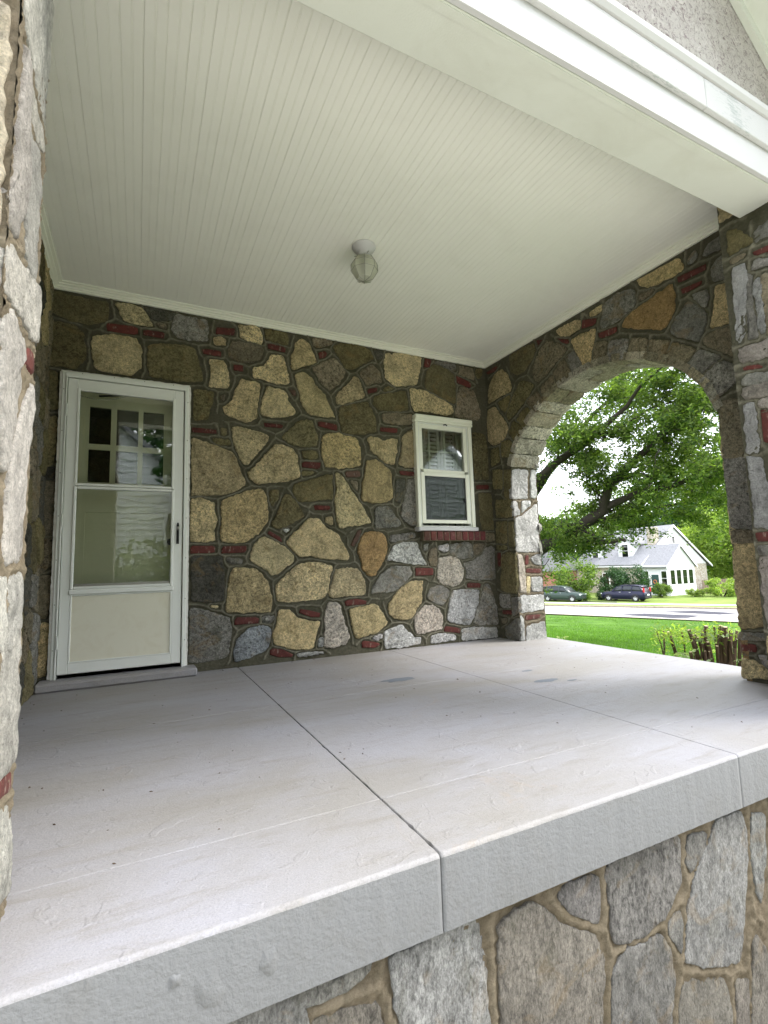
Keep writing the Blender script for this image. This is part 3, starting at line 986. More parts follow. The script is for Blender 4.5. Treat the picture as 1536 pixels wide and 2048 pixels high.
 'right': '''
b -16 2751 -186 2760 -207 2741 -150 2711 -30 2724
t -180 2689 -272 2686 -353 2594 -392 2459 -368 2428 -188 2427 -28 2405 -40 2550 -96 2636
o -398 2778 -581 2782 -737 2763 -737 2696 -699 2627 -588 2555 -478 2557 -399 2617
b -764 2780 -837 2757 -784 2724
n -893 2714 -1015 2642 -1103 2561 -1072 2521 -955 2479 -855 2417 -742 2394 -695 2439 -688 2498 -735 2594 -817 2672
b -1019 2686 -1146 2621 -1132 2583 -1060 2632
t -1004 2765 -1127 2761 -1222 2751 -1273 2735 -1256 2666 -1149 2654 -1054 2697
y -1166 2603 -1271 2608 -1408 2592 -1383 2483 -1353 2421 -1327 2299 -1269 2313 -1260 2376 -1208 2490
b -1292 2726 -1430 2676 -1411 2627 -1276 2657
b -1432 2544 -1608 2523 -1599 2476 -1446 2492
o -526 2471 -629 2425 -690 2375 -619 2304 -534 2255 -418 2184 -329 2151 -313 2215 -387 2322 -465 2404
o -183 2367 -364 2389 -343 2316 -278 2236 -237 2278
t -22 2333 -134 2341 -189 2252 -283 2124 -307 2058 -225 1969 -85 1947 5 2015 7 2183
o -35 1912 -144 1907 -147 1765 -36 1736
o -209 1952 -311 1938 -390 1860 -319 1778 -196 1805
o -44 1698 -181 1672 -172 1484 -43 1504
o -216 1665 -305 1648 -288 1374 -205 1376
o -62 1377 -293 1355 -292 1191 -62 1205
o -58 1158 -213 1144 -195 934 -47 951
o -240 1141 -301 1135 -307 900 -233 904
o -37 919 -193 911 -190 879 -34 877
b -46 848 -96 846 -84 707 -34 708
o -107 809 -187 843 -307 829 -307 448 -194 454 -71 477
g -46 430 -192 427 -195 302 -56 303
g -217 401 -310 413 -311 274 -229 233
b -68 276 -213 285 -210 241 -65 235
g -110 108 -238 190 -308 213 -298 13 -168 -6 -103 26
n -47 193 -117 198 -128 163 -57 148
t -1372 2743 -1499 2758 -1488 2705 -1370 2714
g -1509 2753 -1639 2771 -1766 2740 -1782 2649 -1763 2605 -1640 2564 -1545 2562 -1464 2571 -1479 2661
y -1809 2780 -1929 2775 -2017 2776 -2117 2768 -2144 2710 -2132 2675 -2016 2673 -1893 2689 -1824 2736
n -1807 2663 -1922 2656 -1896 2625 -1813 2624
z -1679 2546 -1799 2577 -1930 2599 -2053 2619 -2067 2552 -2059 2429 -2011 2369 -1957 2339 -1811 2411 -1654 2497
g -2183 2711 -2227 2759 -2243 2725 -2220 2689 -2185 2686
b -2101 2643 -2290 2631 -2286 2594 -2104 2598
b -2116 2550 -2265 2533 -2248 2511 -2123 2505
g -2281 2693 -2308 2741 -2396 2756 -2430 2750 -2425 2667 -2353 2681 -2288 2689
g -2317 2575 -2354 2617 -2418 2633 -2423 2545 -2419 2470 -2327 2491 -2318 2544
y -2333 2448 -2418 2428 -2424 2285 -2420 2181 -2339 2189 -2283 2200 -2312 2303
g -2183 2473 -2273 2457 -2277 2392 -2261 2344 -2222 2396
g -2061 2362 -2156 2438 -2205 2381 -2257 2299 -2260 2258 -2234 2215 -2197 2144 -2110 2207 -2019 2281
n -2227 2147 -2302 2168 -2417 2152 -2416 2041 -2405 1964 -2316 2031 -2230 2106
n -2290 1701 -2338 1709 -2417 1668 -2406 1370 -2411 1338 -2276 1344 -2278 1515
g -2281 1349 -2386 1342 -2403 1245 -2420 900 -2355 905 -2274 919 -2272 1117 -2274 1308
n -2272 889 -2419 885 -2425 820 -2271 822
y -2283 806 -2411 807 -2432 517 -2426 337 -2267 308 -2271 482
g -2261 282 -2433 282 -2430 255 -2257 242
b -2257 221 -2344 217 -2337 174 -2253 173
t -2259 128 -2309 128 -2387 78 -2456 43 -2331 27 -2245 15
w -2345 161 -2431 146 -2424 84 -2388 92
''',
 'ring': '''
o -318 2025 -411 2108 -526 2008 -434 1888
o -440 2119 -582 2192 -654 2114 -540 2014
n -601 2253 -733 2294 -811 2195 -679 2107
n -785 2314 -934 2379 -950 2301 -836 2214 -818 2211
n -948 2401 -1068 2478 -1139 2303 -1004 2273
g -1112 2486 -1178 2503 -1258 2359 -1264 2315 -1159 2295
n -1405 2471 -1513 2444 -1477 2297 -1367 2312
g -1544 2435 -1693 2383 -1650 2246 -1504 2291
n -1721 2371 -1848 2319 -1816 2179 -1688 2231
n -1873 2295 -2006 2228 -1952 2108 -1834 2172
n -2029 2209 -2177 2097 -2068 2021 -1968 2097
g -2199 2088 -2319 1991 -2175 1924 -2089 1996
g -2175 1885 -2297 1954 -2354 1939 -2420 1835 -2403 1803 -2276 1745 -2228 1793
''',
 'jamb': '''
w 3660 1647 3856 1659 3840 1377 3644 1366
w 3899 1662 3960 1665 3949 1381 3882 1379
w 3648 1339 3694 1335 3731 1208 3655 1198
w 3765 1333 3873 1346 3858 1303 3756 1227
w 3659 1170 3754 1190 3854 1257 3950 1325 3952 843 3663 846
p 3667 820 3713 819 3735 738 3742 453 3679 456 3672 739
b 3765 809 3806 808 3798 718 3757 719
w 3827 781 3956 815 3953 714 3870 726
b 3766 683 3962 673 3952 632 3763 643
w 3823 592 3955 592 3955 451 3825 466
t 3766 603 3807 601 3794 450 3754 452
w 3676 425 3958 415 3952 281 3845 279 3681 263 3670 342
b 3719 239 3918 234 3891 196 3721 191
w 3728 129 3966 164 3968 -23 3717 0
w 3668 247 3688 210 3695 11 3652 6
''',
 'lpside': '''
w -2850 2007 -2562 2345 -2500 2349 -2508 2267 -2543 2065 -2565 1941 -2691 1943 -2798 1952 -2835 1947
w -2772 1886 -2683 1913 -2579 1893 -2584 1864 -2682 1820 -2761 1840
w -2829 1923 -2788 1870 -2777 1825 -2771 1761 -2737 1706 -2760 1564 -2808 1467 -2877 1463 -2861 1626 -2838 1809
w -2755 1775 -2655 1805 -2598 1818 -2582 1758 -2597 1627 -2595 1483 -2721 1480 -2744 1572 -2749 1675
g -2874 1417 -2713 1447 -2571 1482 -2499 1442 -2559 1343 -2644 1328 -2806 1320 -2895 1320 -2958 1370
w -2956 1250 -2803 1307 -2677 1301 -2653 1282 -2714 1220 -2703 1175 -2752 1088 -2793 996 -2852 948 -2945 1090
b -2637 1302 -2550 1307 -2547 1248 -2681 1237
p -2585 1221 -2545 1194 -2567 1107 -2605 1003 -2589 776 -2771 769 -2791 924 -2764 1002 -2675 1135
w -2844 734 -2741 733 -2727 639 -2730 587 -2814 598
g -2718 733 -2601 748 -2572 707 -2572 626 -2596 569 -2699 583
g -2728 643 -2580 622 -2595 529 -2564 437 -2572 316 -2668 311 -2758 342
b -2726 314 -2586 301 -2573 248 -2717 274
p -2740 257 -2583 218 -2560 116 -2555 21 -2698 64
''',
 'lpfront': '''
y 76 1883 98 1895 131 1891 137 1878 130 1573 129 1462 118 1448 97 1438
w 73 1943 96 1955 128 1972 132 1912 116 1904 75 1899
''',
 'rpside': '''
o -2605 2548 -2642 2537 -2712 2441 -2721 2408 -2661 2417 -2600 2404
n -2600 2375 -2645 2377 -2686 2366 -2679 2356 -2598 2354
w -2620 2320 -2663 2316 -2671 2248 -2655 2060 -2635 2036 -2640 1970 -2621 1902 -2595 1886 -2599 2053 -2607 2227
b -2712 2357 -2785 2353 -2806 2346 -2803 2308 -2781 2314 -2719 2328
g -2711 2309 -2799 2276 -2795 2238 -2706 2263
w -2724 2211 -2737 2190 -2737 2053 -2727 1896 -2705 1906 -2706 2035 -2703 2174
g -2681 2256 -2693 2221 -2687 2079 -2691 1885 -2650 1890 -2661 2057
n -2747 2205 -2791 2193 -2757 1863 -2736 1872 -2739 2045
p -2598 1857 -2665 1856 -2756 1850 -2747 1761 -2662 1775 -2597 1787
b -2601 1759 -2654 1751 -2705 1738 -2697 1715 -2651 1725 -2602 1737
g -2594 1692 -2626 1708 -2738 1679 -2734 1635 -2620 1649 -2597 1663
p -2597 1636 -2733 1628 -2727 1565 -2636 1575 -2595 1582
w -2594 1542 -2639 1541 -2635 1389 -2637 1270 -2578 1283
b -2664 1500 -2719 1490 -2701 1313 -2662 1316
p -2665 1546 -2726 1559 -2720 1502 -2665 1513
g -2725 2447 -2751 2472 -2820 2480 -2812 2397 -2732 2407
w -2579 1265 -2648 1250 -2643 1179 -2656 1080 -2657 877 -2582 883 -2582 1026 -2584 1224
b -2573 858 -2667 864 -2661 808 -2574 810
g -2581 787 -2671 795 -2665 739 -2582 742
p -2583 729 -2686 732 -2667 337 -2587 353 -2578 539
''',
 'found': '''
g 667 -207 760 -212 918 -212 898 -238 786 -252 675 -240
n 759 -288 849 -292 935 -316 941 -439 757 -392
w 959 -218 1098 -213 1227 -210 1244 -334 1247 -567 1001 -464 966 -287
n 1297 -246 1368 -231 1422 -233 1473 -274 1541 -335 1680 -414 1688 -463 1686 -520 1640 -699 1293 -557 1288 -378
g 1509 -240 1552 -224 1687 -230 1681 -368 1651 -358 1577 -312
g 1721 -218 1817 -208 2085 -218 2079 -290 2060 -384 1981 -437 1875 -460 1732 -443 1730 -336
g 2122 -234 2234 -241 2218 -300 2127 -350 2110 -312
w 2294 -213 2448 -228 2475 -301 2445 -453 2410 -570 2357 -712 2181 -664 2063 -617 2091 -471 2160 -359 2244 -286
w 2520 -245 2607 -272 2581 -402 2519 -565 2497 -468 2493 -349
g 2000 -456 2056 -448 2057 -512 2041 -578 1993 -504
g 1764 -483 1952 -491 1985 -558 1997 -656 1946 -825 1699 -723 1718 -520
n 2034 -663 2264 -740 2278 -798 2273 -959 1985 -841
n 2322 -761 2395 -780 2366 -997 2296 -968
n 2460 -657 2504 -707 2556 -795 2501 -1052 2378 -1002 2428 -751
''',
}

# ================================================================== THE PORCH
ARCH = [(-0.313, -0.10), (-0.313, 0.9), (-0.314, 1.55), (-0.322, 1.68), (-0.365, 1.79), (-0.434, 1.88), (-0.537, 2.00), (-0.666, 2.103), (-0.813, 2.187),
        (-1.0, 2.250), (-1.158, 2.284), (-1.34, 2.295), (-1.51, 2.281), (-1.688, 2.230), (-1.835, 2.172), (-1.961, 2.10), (-2.067, 2.012),
        (-2.165, 1.895), (-2.229, 1.794), (-2.262, 1.70), (-2.268, 1.5), (-2.268, 0.9), (-2.268, -0.10)]
CZ = 2.845          # ceiling

# ---- back wall
wall = thing('stone_wall', (1.7, 0, 0), 'long rubble stone wall at the back of the porch, tan and grey fieldstone with scattered red bricks, holding door and window', 'wall')
items = parse(STONES['back'])
outs = lay(wall, PL['back'], items, M['stone'], 0.010, 0.004, 0.006)
DOOR_HOLE = [(-0.128, -0.1), (0.718, -0.1), (0.718, 2.183), (-0.128, 2.183)]
WIN_HOLE = [(2.742, 1.06), (3.378, 1.06), (3.378, 2.17), (2.742, 2.17)]
SILL_HOLE = [(2.775, 0.975), (3.49, 0.975), (3.49, 1.06), (2.775, 1.06)]
mortar('mortar', wall, PL['back'], (L_ - 0.01, -0.02, R_ + 0.01, 2.86), outs, 0.0066, M['mortar'], holes=(DOOR_HOLE, WIN_HOLE))
# solid backing with the two openings left free
b = MB()
Y0, Y1 = 0.014, 0.30
for x0, x1, z0, z1 in ((-0.52, -0.128, -1.2, 3.0), (-0.128, 0.718, 2.183, 3.0), (-0.128, 0.718, -1.2, 0.0), (0.718, 2.742, -1.2, 3.0),
                       (2.742, 3.378, 2.17, 3.0), (2.742, 3.378, -1.2, 1.06), (3.378, 3.96, -1.2, 3.0)):
    b.box((x0, Y0, z0), (x1, Y1, z1))
b.build('wall_core', M['mortar'], wall)

# ---- side wall on the left, mostly hidden by the pillar
lw = thing('side_wall', (L_, -1.3, 0), 'narrow strip of rubble side wall between the white pillar and the storm door', 'wall')
lit = [(random.choice('gnnokgny'), q) for _, q in fill((-2.56, 0.0, 0.0, 2.84), 0.23, 5, 0.012, 0.85)]
louts = lay(lw, PL['left'], lit, M['stone'], 0.020, 0.008, 0.010)
mortar('mortar', lw, PL['left'], (-2.57, -0.02, 0.02, 2.86), louts, 0.012, M['mortar'])
MB().box((-0.52, -2.85, -1.2), (L_ - 0.016, 0.014, 3.0)).build('wall_core', M['mortar'], lw)

# ---- right wall with the arch
rw = thing('arched_wall', (R_, -1.3, 0), 'rubble stone side wall pierced by a round arch that looks out on the street', 'wall')
routs = lay(rw, PL['right'], parse(STONES['right']), M['stone'], 0.010, 0.004, 0.006)
ringo = []
for t, poly in parse(STONES['ring']):
    q = prep(poly, False)
    ringo.append(q)
    stone('arch_stone', rw, PL['right'], q, PCOL[t], M['stone'], 0.014, 0.008)
arch_h = [(a, z) for a, z in ARCH]
mortar('mortar', rw, PL['right'], (-2.88, -0.02, 0.01, 2.86), routs + ringo, 0.0085, M['mortar'], holes=(arch_h,))
# core: two piers, lintel zone following the arch
core = MB()
xa, xb = R_ + 0.016, R_ + T_ - 0.016
off = 0.014
core.prism([(0.30, -1.2), (-0.313 + off, -1.2), (-0.313 + off, 1.5), (0.30, 1.5)], 0, xa, xb)
core.prism([(-2.268 - off, -1.2), (-2.87, -1.2), (-2.87, 1.5), (-2.268 - off, 1.5)], 0, xa, xb)
def arch_out(d):
    out = []
    for i, (a, z) in enumerate(ARCH):
        p, q = ARCH[max(i - 1, 0)], ARCH[min(i + 1, len(ARCH) - 1)]
        tx, tz = q[0] - p[0], q[1] - p[1]
        l = math.hypot(tx, tz)
        out.append((a + tz / l * d, z - tx / l * d))
    return out
ao = arch_out(off)
top = [(a, z) for a, z in ao if z > 1.45]
prev = (0.30, 1.5)
strip = [(0.30, 1.5)] + [(a, 3.0) for a, z in top] + [(-2.87, 1.5)]
for i in range(len(top) - 1):
    (a, z), (c, e) = top[i], top[i + 1]
    core.prism([(a, z), (a, 3.0), (c, 3.0), (c, e)], 0, xa, xb)
core.prism([(0.30, 1.5), (0.30, 3.0), (top[0][0], 3.0), (top[0][0], 1.5)], 0, xa, xb)
core.prism([(-2.87, 1.5), (top[-1][0], 1.5), (top[-1][0], 3.0), (-2.87, 3.0)], 0, xa, xb)
core.build('wall_core', M['mortar_tan'], rw)
# far jamb, traced stones
jm = lay(rw, PL['jamb'], parse(STONES['jamb']), M['stone_clean'], 0.006, 0.004, 0.008, brick_h=0.002)
mortar('jamb_mortar', rw, PL['jamb'], (R_, -0.02, R_ + T_, 1.675), jm, 0.009, M['mortar_tan'], base=-0.006, bead=0.008)
# near jamb faces away
j2 = lay(rw, PL['jamb2'], fill((R_, 0, R_ + T_, 1.60), 0.22, 11, 0.012, 1.2), M['stone'], 0.008, 0.003)
mortar('jamb_mortar', rw, PL['jamb2'], (R_, -0.02, R_ + T_, 1.60), j2, 0.018, M['mortar_tan'], base=-0.006, bead=0.008)
# outer face of the wall
oo = fill((-2.87, 0.0, 0.29, 2.9), 0.30, 12, 0.013, 1.2, holes=(arch_out(0.10),))
ol = lay(rw, PL['outer'], oo, M['stone_clean'], 0.012, 0.004)
mortar('outer_mortar', rw, PL['outer'], (-2.87, -0.02, 0.3, 2.9), ol, 0.022, M['mortar_tan'], holes=(arch_h,))
# soffit of the arch: slabs laid through the wall
seg = [p for p in ARCH if p[1] >= 1.66]
seg[0] = (-0.320, 1.675)
seg[-1] = (-2.262, 1.66)
cum = [0]
for i in range(1, len(seg)):
    cum.append(cum[-1] + math.dist(seg[i - 1], seg[i]))
def along(t):
    t = min(max(t, 0), cum[-1])
    for i in range(1, len(cum)):
        if t <= cum[i] + 1e-9:
            f = (t - cum[i - 1]) / (cum[i] - cum[i - 1])
            return Vector((seg[i - 1][0] + (seg[i][0] - seg[i - 1][0]) * f, seg[i - 1][1] + (seg[i][1] - seg[i - 1][1]) * f))
rv = random.Random(3)
t = 0
while t < cum[-1] - 0.03:
    w = min(rv.uniform(0.115, 0.20), cum[-1] - t)
    if cum[-1] - t - w < 0.07: w = cum[-1] - t
    p, q = along(t), along(t + w)
    mid = (p + q) / 2
    d = (q - p).normalized()
    nrm = Vector((-d.y, d.x))
    if (Vector((-1.29, 1.3)) - mid).dot(nrm) < 0: nrm = -nrm
    pl = Plane((R_ + T_ / 2, mid.x, mid.y), (0, d.x, d.y), (1, 0, 0), (0, nrm.x, nrm.y))
    hw = w / 2 - 0.0105
    cuts = [(-T_ / 2 - 0.012, T_ / 2 + 0.008)] if rv.random() < 0.6 else [(-T_ / 2 - 0.012, -0.01), (0.008, T_ / 2 + 0.008)]
    for c0, c1 in cuts:
        sk = rv.uniform(-0.006, 0.006)
        qd = prep([(-hw, c0), (hw, c0 + sk), (hw, c1), (-hw, c1 - sk)], False, 0.03)
        stone('arch_stone', rw, pl, qd, rv.choice([(.42, .38, .26), (.48, .44, .33), (.38, .34, .23), (.52, .49, .40)]), M['stone'], 0.010, 0.007, back=0.05)
    t += w
V, Fq = [], []
so = [p for p in arch_out(0.006) if p[1] > 1.5]
for a, z in so:
    V += [(R_ + 0.004, a, z), (R_ + T_ - 0.004, a, z)]
for i in range(len(so) - 1):
    Fq.append((2 * i, 2 * i + 1, 2 * i + 3, 2 * i + 2))
link('soffit_mortar', pymesh('soffit_mortar', V, Fq, True), M['mortar'], rw)

# ---- pillars
PCOL.update({'W': (.54, .515, .46), 'Y': (.52, .45, .34), 'G': (.39, .385, .37), 'P': (.35, .31, .27)})
def pillar(name, label, x0, x1, face, side_items, fill_front_seed, side_pl, side_rect, front_rect, front_items, side_mat, moss):
    p = thing(name, ((x0 + x1) / 2, -2.72, 0), label, 'pillar')
    MB().box((x0 + 0.004, -2.8765, -0.0), (x1 - 0.004, -2.585, 2.9)).build('pillar_core', M['mortar_tan'], p)
    so_ = lay(p, PL[side_pl], side_items, side_mat, 0.010, 0.003, 0.0045, step=0.02)
    mortar('side_mortar', p, PL[side_pl], side_rect, so_, 0.0075, moss, base=0.003, bead=0.004, ruf=0.005)
    fi = fill(front_rect, 0.28, fill_front_seed, 0.013, 0.9, taken=[q for _, q in front_items])
    fi = [(random.choice('WWYpWW'), q) for _, q in fi]
    fo = lay(p, PL['lpfront'], fi + front_items, M['stone_clean'], 0.010, 0.006, 0.012)
    mortar('front_mortar', p, PL['lpfront'], (front_rect[0] - .004, front_rect[1], front_rect[2] + .004, front_rect[3]), fo, 0.012, M['mortar_pillar'], base=0.002, bead=0.004, ruf=0.005)
    bi = fill((x0 + 0.01, 0, x1 - 0.01, 2.57), 0.24, fill_front_seed + 7, 0.013, 0.9)
    bi = [(random.choice('gngk'), q) for _, q in bi]
    bo = lay(p, PL['lpback'], bi, M['stone'], 0.002, 0.001, 0.006)
    mortar('back_mortar', p, PL['lpback'], (x0 + .008, -0.01, x1 - .008, 2.84), bo, 0.02, M['mortar'], base=-0.006, bead=0.004)
    return p
def clampy(items, lo, hi):
    out = []
    for t_, q in items:
        q = q.copy()
        q[:, 0] = np.clip(q[:, 0], lo, hi)
        if abs(poly_area(q)) > 0.0008: out.append((t_, q))
    return out
ls = [({'g': 'W', 'p': 'W', 'w': 'W'}.get(t_, t_), q) for t_, q in clampy(parse(STONES['lpside']), -2.882, -2.556)]
ls += [('W', np.array([[-2.88, 2.37], [-2.70, 2.37], [-2.70, 2.56], [-2.88, 2.56]])), ('W', np.array([[-2.68, 2.37], [-2.565, 2.37], [-2.565, 2.80], [-2.68, 2.80]])),
       ('w', np.array([[-2.88, 2.59], [-2.70, 2.59], [-2.70, 2.80], [-2.88, 2.80]]))]
lf = [(t_, q) for t_, q in parse(STONES['lpfront'])]
lf = []
pillar('stone_pillar', 'pale sunlit rough stone pillar at the left edge, nearest the camera', -0.50, 0.127, 1, ls, 21, 'lpside', (-2.888, -0.01, -2.558, 2.85),
       (-0.50, 0.0, 0.127, 2.58), [('Y', np.array([[-0.20, 1.43], [0.115, 1.43], [0.112, 1.95], [-0.20, 1.95]])), ('w', np.array([[-0.20, 1.98], [0.115, 1.98], [0.12, 2.3], [-0.20, 2.3]])),
        ('w', np.array([[-0.20, 0.95], [0.118, 0.95], [0.112, 1.40], [-0.20, 1.40]]))], M['stone_clean'], M['mortar_pillar'])
rs = [({'w': 'G', 'p': 'P'}.get(t_, t_), q) for t_, q in clampy(parse(STONES['rpside']), -2.882, -2.562)]
rs += fill((-2.88, 0.0, -2.57, 0.33), 0.2, 31, 0.012)
rs += fill((-2.88, 2.62, -2.57, 2.84), 0.16, 32, 0.012)
rs += [(t_, q) for t_, q in fill((-2.88, 0.33, -2.76, 2.6), 0.16, 33, 0.012, 0.8, taken=[q for _, q in rs])]
pillar('stone_pillar', 'rough grey stone pillar with dark red bricks at the right edge, carrying the end of the white beam', 3.309, 3.98, -1, rs, 41, 'rpside', (-2.888, -0.01, -2.565, 2.85),
       (3.309, 0.0, 3.98, 2.58), [], M['stone_clean'], M['mortar'])

# ---- foundation wall under the slab
fw = thing('foundation_wall', (1.7, -2.85, -1.1), 'weathered grey stone foundation wall with tan mortar below the porch slab', 'wall')
MB().box((-0.6, -2.834, -1.6), (3.98, -2.5, -0.19)).build('wall_core', M['mortar_tan'], fw)
fits = parse(STONES['found'])
for t_, q in fits:
    q[:, 1] = np.minimum(q[:, 1], -0.192)
fits += fill((-0.6, -1.3, 0.75, -0.19), 0.30, 51, 0.016, taken=[q for _, q in fits])
fits += fill((2.30, -1.3, 3.97, -0.19), 0.28, 52, 0.016, taken=[q for _, q in fits])
fits += fill((0.6, -1.5, 2.5, -1.02), 0.26, 53, 0.016, taken=[q for _, q in fits])
FC = {'g': (.20, .195, .18), 'n': (.165, .15, .128), 'w': (.26, .26, .25)}
fo = []
for t_, q in fits:
    q = prep(q, False, 0.03)
    fo.append(q)
    stone('stone', fw, PL['found'], q, FC.get(t_, (.25, .235, .205)), M['stone_streak'], 0.004, 0.004, back=0.04)
mortar('mortar', fw, PL['found'], (-0.6, -1.5, 3.97, -0.186), fo, 0.0095, M['mortar_tan'], base=-0.002, bead=0.006, bw=0.010, ruf=0.0055)
# outer side of the foundation
MB().box((3.90, -2.83, -1.6), (3.965, 0.3, -0.19)).build('side_foundation', M['mortar_tan'], fw)

# ---- porch slab in panels with recessed joints
slab = thing('porch_slab', (1.7, -1.44, 0), 'grey painted concrete porch floor slab with scored joints and a deep front edge', 'porch floor')
xs = [-0.60, 1.098, 2.410, 4.035]
ys = [-2.885, -2.533, -1.25, 0.012]
def panel(x0, x1, y0, y1, seed, jx0, jx1, jy0, jy1, zdrop):
    """one cast bay: rough arrises, chipped along the open joint"""
    def edge(p, q, amp, s):
        p, q = Vector(p), Vector(q)
        n = max(4, int((q - p).length / 0.012))
        d = (q - p).normalized()
        m = Vector((-d.y, d.x))
        return [p + (q - p) * (i / n) + m * amp * (noise.noise(Vector((i * 0.35, s, seed))) + max(0, noise.noise(Vector((i * 0.12, s + 5, seed))) - 0.25) * 2.5) for i in range(n)]
    a, b_, c, d = (x0 + jx0, y0 + jy0), (x1 - jx1, y0 + jy0), (x1 - jx1, y1 - jy1), (x0 + jx0, y1 - jy1)
    amp = lambda j: (0.010 if y0 < -2.8 else 0.004) if j > 0.0015 else (0.0008 if j > 0 else 0.001)
    P = edge(a, b_, amp(jy0) if jy0 else 0.0016, 1) + edge(b_, c, amp(jx1), 2) + edge(c, d, amp(jy1), 3) + edge(d, a, amp(jx0), 4)
    n = len(P)
    ctr = Vector((sum(p.x for p in P) / n, sum(p.y for p in P) / n))
    V, F = [], []
    for dz, ins in ((-zdrop, 0), (-0.010 if jy0 == 0 else -0.004, 0), (-0.0012, 0.0009), (0, 0.0028)):
        for p in P:
            q = Vector((min(max(p.x, x0 + jx0 + ins), x1 - jx1 - ins) if ins else p.x, min(max(p.y, y0 + jy0 + ins), y1 - jy1 - ins) if ins else p.y))
            V.append((q.x, q.y, dz))
    if jy0 == 0:                     # rounded, slightly worn front arris
        for i in range(n):
            if P[i].y < y0 + 0.02:
                for lv, (dy, dz) in enumerate(((0, -0.011), (0.0028, -0.0035), (0.009, 0))):
                    w = 0.0015 * noise.noise(Vector((P[i].x * 9, 3, seed)))
                    V[(lv + 1) * n + i] = (V[(lv + 1) * n + i][0], P[i].y + dy + w, dz)
    for k in range(3):
        for i in range(n):
            j = (i + 1) % n
            F.append((k * n + i, k * n + j, (k + 1) * n + j, (k + 1) * n + i))
    F.append(tuple(3 * n + i for i in range(n)))
    m = pymesh('slab_panel', V, F)
    m.polygons.foreach_set('use_smooth', [True] * (len(F) - 1) + [False])
    m.materials.append(M['slab'])
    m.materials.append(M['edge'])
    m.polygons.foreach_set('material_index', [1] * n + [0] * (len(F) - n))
    link('slab_panel', m, None, slab)
JW = {0: 0.0, 1: 0.0020, 2: 0.0010, 3: 0.0}
JH = {0: 0.0, 1: 0.0011, 2: 0.0010, 3: 0.0}
for i in range(3):
    for j in range(3):
        panel(xs[i], xs[i + 1], ys[j], ys[j + 1], i * 3 + j, JW[i], JW[i + 1], JH[j], JH[j + 1], 0.187 if j == 0 else 0.12)
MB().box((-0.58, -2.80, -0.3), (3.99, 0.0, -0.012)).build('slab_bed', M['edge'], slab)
def flake(cx, cy, rx, ry, seed, mat):
    rnd = random.Random(seed)
    n = 26
    V = [(cx + rx * math.cos(2 * PI * k / n) * (1 + 0.45 * noise.noise(Vector((math.cos(2 * PI * k / n) * 2, math.sin(2 * PI * k / n) * 2, seed)))) , cy + ry * math.sin(2 * PI * k / n) * (1 + 0.6 * noise.noise(Vector((math.cos(2 * PI * k / n) * 2.5, math.sin(2 * PI * k / n) * 2.5, seed + 9)))), 0.0016) for k in range(n)]
    link('bare_patch', pymesh('bare_patch', V, [tuple(range(n))]), mat, slab)
for k, (x, y, a, bq, mt) in enumerate(((1.945, -1.08, .12, .045, 'peel'), (2.235, -1.33, .055, .017, 'peel2'), (2.79, -1.335, .05, .02, 'peel'), (2.70, -1.62, .10, .03, 'peel'),
                            (2.83, -1.70, .04, .012, 'peel'), (2.62, -1.72, .03, .008, 'peel2'))):
    flake(x, y, a, bq, k + 1.5, M[mt])

def scab(cx, cz, r, seed):
    n = 18
    V = [(cx, -2.8895, cz)]
    for q_, dy in ((0.55, -2.8885), (1.0, -2.8845)):
        for k in range(n):
            a = 2 * PI * k / n
            w = r * q_ * (1 + 0.5 * noise.noise(Vector((math.cos(a) * 1.5, math.sin(a) * 1.5, seed))))
            V.append((cx + w * math.cos(a), dy - 0.0012 * noise.noise(Vector((a * 3, seed, q_))), cz + 1.3 * w * math.sin(a)))
    F = [(0, 1 + (k + 1) % n, 1 + k) for k in range(n)] + [(1 + k, 1 + (k + 1) % n, 1 + n + (k + 1) % n, 1 + n + k) for k in range(n)]
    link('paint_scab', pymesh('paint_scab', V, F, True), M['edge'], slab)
scab(0.655, -0.10, 0.022, 1.2); scab(0.53, -0.115, 0.03, 4.4); scab(0.47, -0.07, 0.012, 7.4)
# grit and leaf crumbs lying on the floor
rd = random.Random(77)
dv, df = [], []
for k in range(230):
    e = rd.random()
    if e < .35: x, y = rd.uniform(-0.15, 3.6), -abs(rd.gauss(0.02, .05)) - 0.005
    elif e < .45: x, y = -0.2 + abs(rd.gauss(0, .05)), rd.uniform(-2.4, -.1)
    else: x, y = rd.uniform(-0.1, 3.9), rd.uniform(-2.8, -.1)
    s_ = rd.uniform(.0015, .0045) * (1.7 if rd.random() < .08 else 1)
    a = rd.random() * 6.28
    b0 = len(dv)
    for t_ in range(4):
        w = s_ * rd.uniform(.5, 1.3) * (2.0 if t_ % 2 else 1)
        dv.append((x + w * math.cos(a + t_ * PI / 2), y + w * math.sin(a + t_ * PI / 2), 0.0012))
    dv.append((x, y, 0.0012 + s_ * .7))
    df += [(b0 + t_, b0 + (t_ + 1) % 4, b0 + 4) for t_ in range(4)]
tag(link('floor_grit', pymesh('floor_grit', dv, df), M['stem']), 'small dark crumbs and grit scattered over the porch floor', 'grit', kind='stuff')

# ---- threshold step below the storm door
st = MB().box((-0.19, -0.165, 0.0), (0.785, 0.0, 0.058), 0.012).build('door_step', M['slab'])
tag(st, 'low grey concrete step under the white storm door', 'step')

